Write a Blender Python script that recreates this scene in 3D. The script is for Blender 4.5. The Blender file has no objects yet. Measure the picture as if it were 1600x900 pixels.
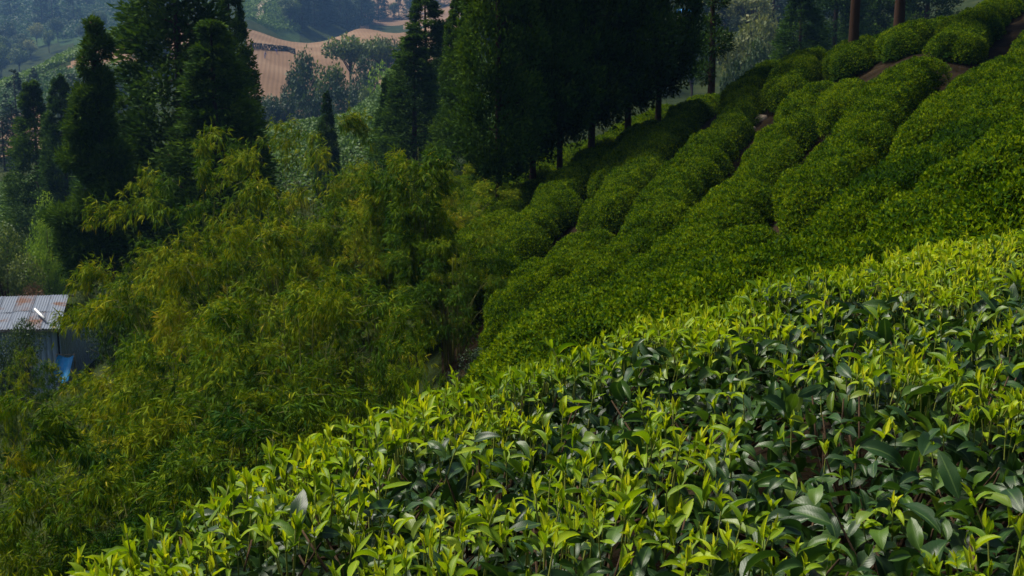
import bpy, math, random
import numpy as np
from math import radians, sin, cos, pi
from mathutils import Matrix, Vector

# ------------------------------------------------------------------ camera, world, sun, exposure
FPX = 1716.0
PITCH = radians(10.5)
CP, SP = cos(PITCH), sin(PITCH)
scn = bpy.context.scene
COL = scn.collection
cam_d = bpy.data.cameras.new('camera')
cam_d.sensor_width = 36.0
cam_d.lens = 36.0 * FPX / 1600.0
cam_d.clip_start = 0.05
cam_d.clip_end = 6000
cam = bpy.data.objects.new('camera', cam_d)
COL.objects.link(cam)
cam.location = (0, 0, 0)
cam.rotation_euler = (pi / 2 - PITCH, 0, 0)
cam_d.dof.use_dof = True
cam_d.dof.focus_distance = 2.9
cam_d.dof.aperture_fstop = 18
scn.camera = cam

SUN_AZ = radians(-68)     # measured from +Y towards +X
SUN_EL = radians(57)
wd = bpy.data.worlds.new('World')
scn.world = wd
wd.use_nodes = True
wn = wd.node_tree
bg = wn.nodes['Background']
sky = wn.nodes.new('ShaderNodeTexSky')
sky.sky_type = 'NISHITA'
sky.sun_disc = False
sky.sun_elevation = SUN_EL
sky.sun_rotation = SUN_AZ
sky.dust_density = 5.0
sky.ozone_density = 0.4
wn.links.new(sky.outputs[0], bg.inputs[0])
bg.inputs[1].default_value = 0.06
sun_d = bpy.data.lights.new('sun', 'SUN')
sun_d.energy = 4.2
sun_d.angle = radians(11.0)
sun_d.color = (1.0, 0.94, 0.82)
sun = bpy.data.objects.new('sun', sun_d)
COL.objects.link(sun)
sun.rotation_euler = (pi / 2 - SUN_EL, 0, pi - SUN_AZ)
scn.view_settings.view_transform = 'Standard'
scn.view_settings.look = 'None'
scn.view_settings.gamma = 1.0
scn.view_settings.exposure = 0.80
scn.cycles.use_denoising = True
scn.cycles.max_bounces = 5
scn.cycles.diffuse_bounces = 2
scn.cycles.glossy_bounces = 2
scn.cycles.transmission_bounces = 3
scn.cycles.volume_bounces = 0
scn.cycles.sample_clamp_indirect = 4.0

rng = np.random.default_rng(7)
random.seed(7)

# ------------------------------------------------------------------ pixel <-> place helpers
def at(u, v, d):
    a = (u - 800.0) / FPX * d
    b = (450.0 - v) / FPX * d
    return np.array([a, d * CP + b * SP, -d * SP + b * CP])

def pix(P):
    P = np.asarray(P, float)
    d = P[..., 1] * CP - P[..., 2] * SP
    b = P[..., 1] * SP + P[..., 2] * CP
    return 800 + P[..., 0] / d * FPX, 450 - b / d * FPX, d

def in_poly(u, v, poly):
    u = np.asarray(u, float); v = np.asarray(v, float)
    r = np.zeros(u.shape, bool)
    n = len(poly)
    for i in range(n):
        x0, y0 = poly[i]; x1, y1 = poly[(i + 1) % n]
        if y0 == y1:
            continue
        c = ((y0 > v) != (y1 > v)) & (u < (x1 - x0) * (v - y0) / (y1 - y0) + x0)
        r ^= c
    return r

# smooth value noise (vectorised)
def vnoise(P, seed=0):
    P = np.asarray(P, float)
    i = np.floor(P).astype(np.int64)
    f = P - i
    f = f * f * (3 - 2 * f)
    out = np.zeros(P.shape[:-1])
    dim = P.shape[-1]
    for c in range(2 ** dim):
        w = np.ones(P.shape[:-1]); h = np.full(P.shape[:-1], seed * 1013 + 17, np.int64)
        for k in range(dim):
            b = (c >> k) & 1
            w = w * (f[..., k] if b else 1 - f[..., k])
            h = (h * 73856093) ^ ((i[..., k] + b) * [19349663, 83492791, 50331653][k])
            h = h & 0x7fffffff
        h = ((h ^ (h >> 13)) * 1274126177) & 0x7fffffff
        out += w * ((h ^ (h >> 16)) % 10007) / 10007.0
    return out

# ------------------------------------------------------------------ mesh helpers
def mesh_np(name, V, faces_by_n, attr=None, smooth=True, mats=(), mat_idx=None):
    """faces_by_n: list of int arrays (N,k)."""
    me = bpy.data.meshes.new(name)
    V = np.ascontiguousarray(V, np.float32)
    me.vertices.add(len(V))
    me.vertices.foreach_set('co', V.ravel())
    loops = np.concatenate([f.ravel() for f in faces_by_n]).astype(np.int32)
    totals = np.concatenate([np.full(len(f), f.shape[1], np.int32) for f in faces_by_n])
    starts = np.concatenate([[0], np.cumsum(totals)[:-1]]).astype(np.int32)
    me.loops.add(len(loops))
    me.loops.foreach_set('vertex_index', loops)
    me.polygons.add(len(totals))
    me.polygons.foreach_set('loop_start', starts)
    if smooth:
        me.polygons.foreach_set('use_smooth', np.ones(len(totals), bool))
    for m in mats:
        me.materials.append(m)
    if mat_idx is not None:
        me.polygons.foreach_set('material_index', np.asarray(mat_idx, np.int32))
    if attr is not None:
        a = me.attributes.new('leaf', 'FLOAT_COLOR', 'POINT')
        a.data.foreach_set('color', np.ascontiguousarray(attr, np.float32).ravel())
    me.update(calc_edges=True)
    return me

class MB:
    """collects vertices, faces, attributes and material indices for one mesh"""
    def __init__(self):
        self.V = []; self.A = []; self.F = {}; self.n = 0
    def add(self, V, faces, A=None, mi=0):
        V = np.asarray(V, float)
        if A is None:
            A = np.zeros((len(V), 4)); A[:, 0] = 0.5
        self.V.append(V); self.A.append(A)
        for f in faces:
            f = np.asarray(f, np.int64)
            self.F.setdefault((f.shape[1], mi), []).append(f + self.n)
        self.n += len(V)
    def build(self, name, mats, smooth=True):
        V = np.concatenate(self.V); A = np.concatenate(self.A)
        fs = []; mi = []
        for (k, m), l in self.F.items():
            f = np.concatenate(l); fs.append(f); mi.append(np.full(len(f), m))
        return mesh_np(name, V, fs, A, smooth, mats, np.concatenate(mi))
    # scatter a template (V, faces, A) with frames M (N,3,3 columns = x,y,z axes), positions, random colours
    def scatter(self, tpl, M, P, rnd, mi=0):
        tV, tF, tA = tpl
        N = len(P); nv = len(tV)
        V = np.einsum('nij,vj->nvi', M, tV) + P[:, None, :]
        A = np.broadcast_to(tA, (N, nv, 4)).copy()
        A[:, :, 0] = rnd[:, None]
        fs = []
        for f in tF:
            fs.append((f[None] + (np.arange(N) * nv)[:, None, None]).reshape(-1, f.shape[1]))
        self.add(V.reshape(-1, 3), fs, A.reshape(-1, 4), mi)
    def tube(self, pts, radii, sides=6, mi=0, rnd=0.5, cap=True):
        pts = np.asarray(pts, float); n = len(pts)
        radii = np.broadcast_to(radii, (n,))
        T = np.gradient(pts, axis=0)
        T /= np.linalg.norm(T, axis=1, keepdims=True) + 1e-9
        ref = np.array([0.31, 0.17, 0.93]) if abs(T[0, 2]) < 0.8 else np.array([1.0, 0.1, 0.05])
        X = np.cross(T, ref); X /= np.linalg.norm(X, axis=1, keepdims=True)
        Y = np.cross(T, X)
        an = np.linspace(0, 2 * pi, sides, endpoint=False)
        V = pts[:, None] + radii[:, None, None] * (np.cos(an)[None, :, None] * X[:, None] + np.sin(an)[None, :, None] * Y[:, None])
        i = np.arange(n - 1)[:, None] * sides; j = np.arange(sides)[None]; j2 = (j + 1) % sides
        q = np.stack([i + j, i + j2, i + sides + j2, i + sides + j], -1).reshape(-1, 4)
        A = np.zeros((n * sides, 4)); A[:, 0] = rnd
        A[:, 2] = np.repeat(np.linspace(0, 1, n), sides)
        fs = [q]
        if cap:
            fs.append((np.arange(sides) + (n - 1) * sides)[None])
        self.add(V.reshape(-1, 3), fs, A, mi)
    def box(self, c, s, mi=0, rnd=0.5, R=None):
        s = np.asarray(s, float) / 2
        V = np.array([[x, y, z] for x in (-1, 1) for y in (-1, 1) for z in (-1, 1)], float) * s
        if R is not None:
            V = V @ np.asarray(R).T
        V = V + np.asarray(c, float)
        A = np.zeros((8, 4)); A[:, 0] = rnd
        self.add(V, [np.array([[0, 1, 3, 2], [4, 6, 7, 5], [0, 4, 5, 1], [2, 3, 7, 6], [0, 2, 6, 4], [1, 5, 7, 3]])], A, mi)

def unit(v):
    return v / (np.linalg.norm(v, axis=-1, keepdims=True) + 1e-9)

def frames(D, Nn, scale=1.0, wide=1.0):
    """leaf frames: y along D, z near Nn."""
    D = unit(D); X = unit(np.cross(D, Nn)); Z = np.cross(X, D)
    s = np.broadcast_to(np.asarray(scale, float), (len(D),))[:, None]
    w = np.broadcast_to(np.asarray(wide, float), (len(D),))[:, None]
    return np.stack([X * s * w, D * s, Z * s], -1)

def rand_dirs(n, r=None):
    r = r or rng
    v = r.normal(size=(n, 3))
    return unit(v)

# simple four-vertex folded leaf: base, left, tip, right
def leaf4(width=0.4, fold=0.12, mid=0.42, droop=0.0):
    V = np.array([[0, 0, 0], [-width / 2, mid, fold - droop * .2], [0, 1, -droop], [width / 2, mid, fold - droop * .2]])
    A = np.array([[0, 0, 0, 0], [0, 1, .4, 0], [0, 0, 1, 0], [0, 1, .4, 0]], float)
    return V, [np.array([[0, 3, 2], [0, 2, 1]])], A

# finer leaf for the bushes close to the camera
def leaf_fine(nl=6, nw=2, width=0.42, fold=0.25, bend=0.5, start=0.0, serr=0.0, power=0.8, wave=0.0, seed=0, curl=0.0, twist=0.0):
    r = np.random.default_rng(seed)
    t = np.linspace(0, 1, nl + 1)
    th = start - bend * t ** 1.3
    dy = np.cos(th); dz = np.sin(th)
    y = np.concatenate([[0], np.cumsum((dy[1:] + dy[:-1]) / 2) / nl])
    z = np.concatenate([[0], np.cumsum((dz[1:] + dz[:-1]) / 2) / nl])
    hw = width / 2 * np.sin(pi * np.clip(t, 0, 1) ** 0.82) ** power
    hw[0] = 0.03 * width; hw[-1] = 0.004
    hw *= 1 + serr * np.where(np.arange(nl + 1) % 2 == 0, 1, -1)
    s = np.linspace(-1, 1, 2 * nw + 1)
    V = []; A = []
    ph = r.uniform(0, 6)
    for i in range(nl + 1):
        tw = twist * t[i]
        for sv in s:
            w = hw[i] * sv
            lift = fold * abs(w) * (1 - curl * abs(sv)) + wave * hw[i] * sin(9 * t[i] + ph + (1.5 if sv > 0 else 0)) * abs(sv)
            ox = w * cos(tw) - lift * sin(tw); oz = w * sin(tw) + lift * cos(tw)
            V.append([ox, y[i] - sin(th[i]) * oz, z[i] + cos(th[i]) * oz]); A.append([0, sv, t[i], 0])
    k = 2 * nw + 1
    q = [[i * k + j, i * k + j + 1, (i + 1) * k + j + 1, (i + 1) * k + j] for i in range(nl) for j in range(2 * nw)]
    return np.array(V), [np.array(q)], np.array(A, float)

# ------------------------------------------------------------------ object helpers
def obj(name, mesh, parent=None, loc=(0, 0, 0), rot=(0, 0, 0), scale=(1, 1, 1), label=None, cat=None, group=None, kind=None):
    o = bpy.data.objects.new(name, mesh)
    COL.objects.link(o)
    if parent is not None:
        o.parent = parent
    o.location = loc; o.rotation_euler = rot
    o.scale = scale if hasattr(scale, '__len__') else (scale,) * 3
    if label: o['label'] = label
    if cat: o['category'] = cat
    if group: o['group'] = group
    if kind: o['kind'] = kind
    return o

# ------------------------------------------------------------------ materials
def mat(name):
    m = bpy.data.materials.new(name)
    m.use_nodes = True
    nt = m.node_tree
    return m, nt, nt.nodes['Principled BSDF'], nt.nodes['Material Output']

def ramp(nt, fac, stops):
    r = nt.nodes.new('ShaderNodeValToRGB')
    el = r.color_ramp.elements
    while len(el) < len(stops):
        el.new(0.5)
    for e, (p, c) in zip(el, stops):
        e.position = p; e.color = (*c, 1)
    nt.links.new(fac, r.inputs[0])
    return r.outputs[0]

def noise(nt, scale, detail=3, coord='Object', rough=0.55):
    tc = nt.nodes.new('ShaderNodeTexCoord')
    n = nt.nodes.new('ShaderNodeTexNoise')
    n.inputs['Scale'].default_value = scale; n.inputs['Detail'].default_value = detail
    n.inputs['Roughness'].default_value = rough
    nt.links.new(tc.outputs[coord], n.inputs['Vector'])
    return n.outputs[0]

def mathn(nt, op, a, b=None):
    n = nt.nodes.new('ShaderNodeMath'); n.operation = op
    for k, x in enumerate((a, b)):
        if x is None: continue
        if isinstance(x, (int, float)): n.inputs[k].default_value = x
        else: nt.links.new(x, n.inputs[k])
    return n.outputs[0]

def mixc(nt, fac, a, b, mode='MIX'):
    n = nt.nodes.new('ShaderNodeMix'); n.data_type = 'RGBA'; n.blend_type = mode
    if isinstance(fac, (int, float)): n.inputs[0].default_value = fac
    else: nt.links.new(fac, n.inputs[0])
    for k, x in ((6, a), (7, b)):
        if isinstance(x, tuple): n.inputs[k].default_value = (*x, 1)
        else: nt.links.new(x, n.inputs[k])
    return n.outputs[2]

def leaf_mat(name, stops, rough=0.45, trans=0.35, tcol=(1.25, 1.2, 0.5), vein=None, spec=0.5, objvar=0.25, bumpy=0.0):
    m, nt, b, out = mat(name)
    at_ = nt.nodes.new('ShaderNodeAttribute'); at_.attribute_name = 'leaf'
    sep = nt.nodes.new('ShaderNodeSeparateColor'); nt.links.new(at_.outputs['Color'], sep.inputs[0])
    oi = nt.nodes.new('ShaderNodeObjectInfo')
    ov = mathn(nt, 'MULTIPLY', mathn(nt, 'SUBTRACT', oi.outputs['Random'], 0.5), objvar)
    f = mathn(nt, 'ADD', sep.outputs[0], ov)
    c = ramp(nt, f, stops)
    if vein is not None:
        ab = mathn(nt, 'ABSOLUTE', sep.outputs[1])
        mid = mathn(nt, 'LESS_THAN', ab, 0.09)
        c = mixc(nt, mathn(nt, 'MULTIPLY', mid, 0.55), c, vein)
        # side veins: slanted stripes, as fine relief
        ph = mathn(nt, 'SUBTRACT', mathn(nt, 'MULTIPLY', sep.outputs[2], 44.0), mathn(nt, 'MULTIPLY', ab, 9.0))
        sv = mathn(nt, 'POWER', mathn(nt, 'ABSOLUTE', mathn(nt, 'SINE', ph)), 6.0)
        n2 = noise(nt, 60, 2)
        hgt = mathn(nt, 'ADD', mathn(nt, 'MULTIPLY', sv, -0.5), mathn(nt, 'MULTIPLY', n2, 1.2))
        bp = nt.nodes.new('ShaderNodeBump'); bp.inputs['Strength'].default_value = 0.12; bp.inputs['Distance'].default_value = 0.002
        nt.links.new(hgt, bp.inputs['Height']); nt.links.new(bp.outputs[0], b.inputs['Normal'])
        # blemishes
        sp_ = noise(nt, 35, 4)
        spot = nt.nodes.new('ShaderNodeMapRange'); spot.inputs[1].default_value = 0.69; spot.inputs[2].default_value = 0.76
        nt.links.new(sp_, spot.inputs[0])
        c = mixc(nt, mathn(nt, 'MULTIPLY', spot.outputs[0], 0.6), c, (0.12, 0.07, 0.03))
    nt.links.new(c, b.inputs['Base Color'])
    b.inputs['Roughness'].default_value = rough
    b.inputs['Specular IOR Level'].default_value = spec
    tr = nt.nodes.new('ShaderNodeBsdfTranslucent')
    tc = mixc(nt, 1.0, c, tcol, 'MULTIPLY')
    nt.links.new(tc, tr.inputs[0])
    mx = nt.nodes.new('ShaderNodeMixShader'); mx.inputs[0].default_value = trans
    nt.links.new(b.outputs[0], mx.inputs[1]); nt.links.new(tr.outputs[0], mx.inputs[2])
    nt.links.new(mx.outputs[0], out.inputs[0])
    return m

def plain_mat(name, stops, scale=5.0, rough=0.8, bump=0.0, bscale=None, coord='Object', detail=4, spec=0.3):
    m, nt, b, out = mat(name)
    n = noise(nt, scale, detail, coord)
    nt.links.new(ramp(nt, n, stops), b.inputs['Base Color'])
    b.inputs['Roughness'].default_value = rough
    b.inputs['Specular IOR Level'].default_value = spec
    if bump:
        n2 = noise(nt, bscale or scale * 3, 5, coord)
        bp = nt.nodes.new('ShaderNodeBump'); bp.inputs['Strength'].default_value = 1.0; bp.inputs['Distance'].default_value = bump
        nt.links.new(n2, bp.inputs['Height']); nt.links.new(bp.outputs[0], b.inputs['Normal'])
    return m

M = {}
M['mature'] = leaf_mat('tea leaf', [(0, (0.011, 0.036, 0.010)), (0.4, (0.024, 0.066, 0.010)), (0.7, (0.062, 0.125, 0.010)), (1, (0.13, 0.19, 0.012))],
                       rough=0.42, trans=0.28, spec=0.36, vein=(0.10, 0.17, 0.04))
M['young'] = leaf_mat('tea shoot', [(0, (0.06, 0.14, 0.006)), (0.4, (0.18, 0.29, 0.006)), (0.8, (0.36, 0.45, 0.010)), (1, (0.50, 0.53, 0.022))],
                      rough=0.5, trans=0.42, tcol=(1.2, 1.15, 0.4), vein=(0.40, 0.44, 0.05), spec=0.22, objvar=0.5)
M['stem'] = plain_mat('tea stem', [(0.3, (0.10, 0.13, 0.02)), (0.7, (0.20, 0.22, 0.03))], 8, 0.6)
M['twig'] = plain_mat('tea twig', [(0.3, (0.022, 0.014, 0.008)), (0.7, (0.09, 0.058, 0.034))], 14, 0.9, 0.003, spec=0.1)
M['bush'] = leaf_mat('tea bush leaf', [(0, (0.010, 0.034, 0.004)), (0.35, (0.030, 0.076, 0.002)), (0.7, (0.086, 0.148, 0.0012)), (1, (0.18, 0.24, 0.002))],
                     rough=0.6, trans=0.34, tcol=(1.25, 1.2, 0.3), objvar=0.12, spec=0.03)
M['fartea'] = leaf_mat('far tea leaf', [(0, (0.012, 0.036, 0.012)), (0.4, (0.035, 0.085, 0.014)), (1, (0.10, 0.18, 0.02))], rough=0.6, trans=0.25, spec=0.2)
M['bamboo'] = leaf_mat('bamboo leaf', [(0, (0.014, 0.052, 0.004)), (0.35, (0.075, 0.140, 0.003)), (0.65, (0.20, 0.235, 0.003)), (0.9, (0.28, 0.275, 0.005)), (1, (0.34, 0.27, 0.03))],
                       rough=0.65, trans=0.28, tcol=(1.25, 1.2, 0.35), objvar=0.35, spec=0.05)
M['culm'] = plain_mat('bamboo culm', [(0.3, (0.07, 0.085, 0.02)), (0.7, (0.12, 0.12, 0.03))], 6, 0.7, spec=0.1)
M['conifer'] = leaf_mat('conifer spray', [(0, (0.010, 0.030, 0.006)), (0.5, (0.034, 0.080, 0.010)), (1, (0.085, 0.15, 0.012))], rough=0.75, trans=0.2, objvar=0.35, spec=0.05)
M['conifer_far'] = leaf_mat('far conifer spray', [(0, (0.010, 0.026, 0.014)), (1, (0.030, 0.060, 0.022))], rough=0.7, trans=0.15, objvar=0.4, spec=0.15)
M['bark'] = plain_mat('bark', [(0.25, (0.016, 0.009, 0.006)), (0.75, (0.060, 0.032, 0.019))], 5, 0.9, 0.03, 14, spec=0.1)
M['broad'] = leaf_mat('broad leaf', [(0, (0.022, 0.050, 0.018)), (0.5, (0.060, 0.105, 0.028)), (1, (0.15, 0.19, 0.05))], rough=0.6, trans=0.3, objvar=0.3, spec=0.25)
M['broad_dark'] = leaf_mat('dark broad leaf', [(0, (0.012, 0.030, 0.014)), (0.5, (0.026, 0.055, 0.020)), (1, (0.06, 0.10, 0.03))], rough=0.6, trans=0.25, objvar=0.4, spec=0.25)
M['broad_bright'] = leaf_mat('bright broad leaf', [(0, (0.06, 0.13, 0.012)), (0.5, (0.14, 0.25, 0.02)), (1, (0.24, 0.34, 0.03))], rough=0.55, trans=0.35, spec=0.25)
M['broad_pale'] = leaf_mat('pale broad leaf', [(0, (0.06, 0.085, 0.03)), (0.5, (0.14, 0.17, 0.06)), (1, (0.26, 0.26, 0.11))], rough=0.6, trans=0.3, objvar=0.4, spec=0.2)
M['dead'] = leaf_mat('withered leaf', [(0, (0.08, 0.045, 0.025)), (0.5, (0.17, 0.105, 0.06)), (1, (0.26, 0.18, 0.11))], rough=0.8, trans=0.2, spec=0.1)
M['soil'] = plain_mat('soil', [(0.3, (0.008, 0.006, 0.0035)), (0.55, (0.017, 0.012, 0.007)), (0.75, (0.038, 0.027, 0.016))], 1.7, 0.95, 0.06, 7, spec=0.02)
M['scrub'] = plain_mat('scrub ground', [(0.3, (0.012, 0.020, 0.006)), (0.55, (0.024, 0.034, 0.009)), (0.75, (0.040, 0.045, 0.014))], 0.35, 0.95, 0.3, 1.2, spec=0.02)
M['plough'] = None
M['stone'] = plain_mat('path stone', [(0.3, (0.16, 0.12, 0.085)), (0.7, (0.34, 0.27, 0.20))], 6, 0.9, 0.02)

# ------------------------------------------------------------------ the lie of the land
BUSH_H = 0.62
_cv = []   # (u, v, depth, height of the plants standing on the ground at that pixel)
# the foreground tea table
for t in [(100, 890, 2.0), (350, 740, 2.4), (600, 625, 2.9), (800, 560, 3.2), (1000, 492, 3.6), (1250, 440, 4.2), (1500, 385, 5.0), (1600, 365, 5.3),
          (500, 900, 1.75), (800, 900, 1.7), (1200, 900, 1.65), (1600, 900, 1.6), (1900, 700, 2.2), (1900, 330, 5.6)]:
    _cv.append((*t, 0.75))
# the tea slope
SL = [(1600, 330, 6.9), (1400, 410, 6.9), (1150, 478, 7.4), (950, 535, 8.8), (810, 565, 10), (1600, 250, 9.5), (1450, 300, 10), (1300, 385, 9.5),
      (1100, 450, 9.7), (1600, 100, 18), (1480, 128, 19), (1400, 200, 16), (1300, 290, 14), (1200, 350, 13), (1050, 430, 12), (1335, 92, 23.5),
      (1220, 98, 27), (1200, 180, 23), (1100, 300, 18), (1000, 400, 15), (900, 480, 13), (1100, 155, 29), (1000, 220, 26), (900, 270, 24.5),
      (800, 318, 24), (900, 350, 19.5), (800, 420, 17), (1900, 40, 18), (1900, 230, 8), (1340, 66, 27), (1450, 34, 28), (1600, 5, 27), (1600, 60, 23.5),
      (1000, 186, 38), (900, 232, 38), (1900, -80, 28)]
for t in SL:
    _cv.append((*t, BUSH_H))
# bare ground and far land that the picture shows
for t in [(1430, 122, 21), (1430, 88, 24), (30, 310, 90), (420, 207, 100), (560, 182, 106), (600, 152, 122), (500, 214, 82), (720, 262, 45), (740, 160, 110),
          (430, 142, 220), (520, 100, 262), (600, 120, 255), (400, 50, 330), (560, 46, 335), (690, 40, 340), (420, 5, 460), (600, 18, 560), (500, -40, 650), (300, -80, 850),
          (0, 140, 240), (100, 92, 255), (200, 50, 265), (290, 38, 275), (50, 195, 175), (150, 165, 180), (60, 228, 140), (0, 262, 115), (200, 130, 200), (280, 90, 230),
          (50, 112, 420), (150, 62, 480), (100, 0, 620), (200, -70, 850), (-150, 30, 600), (-150, 180, 240),
          (1150, 55, 170), (1100, -5, 270), (1400, -10, 210), (1100, -150, 520), (1500, -150, 520), (800, -110, 750), (800, 70, 200), (800, 160, 105), (800, 20, 340),
          (0, -220, 1400), (400, -230, 1400), (800, -250, 1400), (1200, -300, 1400), (1600, -340, 1400)]:
    _cv.append((*t, 0.0))
_ctrl = [at(u, v, d) - np.array([0, 0, h]) for u, v, d, h in _cv]
def zc(u, d, z):
    p = at(u, 450, d); p[2] = z; return p
# hidden ground: the gully with the bamboo, the valley floors
_ctrl += [zc(*t) for t in [(-100, 2.6, -2.6), (100, 4, -3.4), (300, 5, -3.8), (600, 6, -3.8), (800, 6.5, -3.4), (980, 6, -2.7), (0, 10, -6.0), (300, 10, -5.6), (600, 10, -5.0), (740, 11, -4.3),
          (0, 18, -8), (300, 18, -6.5), (600, 18, -4.9), (700, 20, -4.0), (0, 30, -10), (300, 30, -7.2), (600, 30, -4.9), (740, 30, -3.6), (-200, 20, -9), (-200, 45, -13),
          (0, 45, -12.4), (300, 45, -8.8), (600, 50, -6.6), (200, 90, -8.5), (400, 70, -7.5), (500, 150, -12), (640, 165, -10), (500, 400, 9), (100, 330, 2), (640, 420, 12),
          (1200, 48, -3.6), (1500, 42, 1.6), (1200, 80, -6), (1050, 90, -7), (1300, 100, -4), (1550, 80, 3), (1650, 42, 4)]]
_ctrl = np.array(_ctrl)
def _pc(P):
    return np.stack([np.clip(np.arctan2(P[..., 0], P[..., 1]), -.62, .62) * 4.2, np.log(np.maximum(np.hypot(P[..., 0], P[..., 1]), 1.45))], -1)
def _phi(r):
    return np.where(r > 1e-9, r * r * np.log(r + 1e-12), 0)
_K = _pc(_ctrl)
_E = _ctrl[:, 2] / np.hypot(_ctrl[:, 0], _ctrl[:, 1])
_n = len(_K)
_Am = np.zeros((_n + 3, _n + 3))
_Am[:_n, :_n] = _phi(np.linalg.norm(_K[:, None] - _K[None], axis=-1)) + np.eye(_n) * 2e-3
_Am[:_n, _n] = 1; _Am[:_n, _n + 1:] = _K; _Am[_n, :_n] = 1; _Am[_n + 1:, :_n] = _K.T
_W = np.linalg.solve(_Am, np.concatenate([_E, [0, 0, 0]]))
def ground_z(x, y):
    P = np.stack([np.asarray(x, float), np.asarray(y, float)], -1)
    sh = P.shape[:-1]; P = P.reshape(-1, 2)
    # behind the camera the land runs on as it does at the left and right edge of the picture
    az = np.arctan2(P[:, 0], P[:, 1]); r = np.maximum(np.hypot(P[:, 0], P[:, 1]), 1.45)
    def ev(a, rr):
        k = np.stack([a * 4.2, np.log(rr)], -1)
        o = np.empty(len(k))
        for i in range(0, len(k), 4000):
            kk = k[i:i + 4000]
            o[i:i + 4000] = _phi(np.linalg.norm(kk[:, None] - _K[None], axis=-1)) @ _W[:_n] + _W[_n] + kk @ _W[_n + 1:]
        return o * rr
    z = ev(np.clip(az, -.62, .62), r)
    back = np.abs(az) > .62
    if back.any():
        zl = ev(np.full(back.sum(), -.62), r[back]); zr = ev(np.full(back.sum(), .62), r[back])
        w = ((az[back] - .62) % (2 * pi)) / (2 * pi - 1.24)      # 0 at right edge, 1 at left edge, going round the back
        w = w * w * (3 - 2 * w)
        z[back] = zr * (1 - w) + zl * w
    rough = (vnoise(P * 0.9, 3) - .5) * 0.12 + (vnoise(P * 0.11, 4) - .5) * np.clip((r - 40) / 60, 0, 1) * 1.2
    return (z + rough * np.clip((r - 1) / 6, 0, 1)).reshape(sh)
def gz(x, y):
    return float(ground_z(np.array([x]), np.array([y]))[0])
def ground_at(u, d):
    """the point of the ground under column u of the picture at depth d"""
    v = 450.0
    for _ in range(25):
        p = at(u, v, d); z = gz(p[0], p[1])
        v -= (z - p[2]) / d * FPX * 0.9
    p = at(u, v, d); p[2] = gz(p[0], p[1])
    return p

def ground_uv(u, v, d0, d1):
    """the point of the ground seen at pixel u, v between the depths d0 and d1"""
    best = None
    for d in np.linspace(d0, d1, 60):
        p = at(u, v, d); e = abs(gz(p[0], p[1]) - p[2]) / d
        if best is None or e < best[0]: best = (e, d)
    p = at(u, v, best[1]); p[2] = gz(p[0], p[1])
    return p

# land use, by where the land lies
TEA_L = [(-40, 166), (0, 146), (100, 100), (205, 57), (290, 44), (290, 30), (200, 38), (100, 80), (0, 126), (-40, 146)]
def land_use(u, v, d):
    k = np.zeros(u.shape, int)                       # 0 scrub, 1 soil, 2 ploughed field, 3 tea field
    k[(d < 24) & (u > 690)] = 1
    k[(d < 34) & (u > 1060)] = 1
    k[d < 7] = 1
    k[(d > 78) & (d < 128) & (u > 395) & (u < 800)] = 3
    k[(d > 82) & (d < 100) & (u < 75)] = 3
    k[(d > 205) & (d < 341) & (u > 385) & (u < 735)] = 2
    k[(d > 170) & (d < 300) & in_poly(u, v, [(95, 108), (165, 66), (215, 50), (300, 38), (300, 92), (205, 96), (160, 108)])] = 2
    k[(d > 120) & (d < 200) & in_poly(u, v, [(-60, 205), (60, 160), (70, 230), (-60, 260)])] = 2
    k[(d > 150) & (d < 200) & in_poly(u, v, [(125, 135), (150, 128), (150, 160), (125, 150)])] = 2
    k[(d > 170) & (d < 300) & in_poly(u, v, [(-40, 200), (-40, 160), (100, 108), (160, 108), (205, 100), (205, 150), (60, 160)])] = 3
    k[(d > 480) & (d < 760) & (u > 560) & (u < 760) & (v < 42)] = 2
    k[(d > 470) & (u < 300) & (v < 70)] = 3
    k[(d > 395) & (d < 520) & (u > 370) & (u < 470)] = 3
    return k

az = np.concatenate([np.linspace(-pi, -.62, 50)[:-1], np.linspace(-.62, .62, 330), np.linspace(.62, pi, 50)[1:]])
lr = np.concatenate([[-3.0, -1.0, 0.0], np.linspace(0.4, math.log(1500), 270)])
AZ, LR = np.meshgrid(az, lr)
GX = np.exp(LR) * np.sin(AZ); GY = np.exp(LR) * np.cos(AZ)
GZ = ground_z(GX, GY)
GP = np.stack([GX, GY, GZ], -1)
na, nr = len(az), len(lr)
i = np.arange(nr - 1)[:, None] * na + np.arange(na - 1)[None]
Q = np.stack([i, i + 1, i + na + 1, i + na], -1).reshape(-1, 4)[:, ::-1]
cen = GP.reshape(-1, 3)[Q].mean(1)
front = cen[:, 1] > 0.5
cu, cv_, cd = pix(np.where(front[:, None], cen, [[0, 1, 0]]))
use = land_use(np.where(front, cu, np.where(cen[:, 0] > 0, 2500, -2500)), cv_, np.where(front, cd, np.hypot(cen[:, 0], cen[:, 1])))

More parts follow.
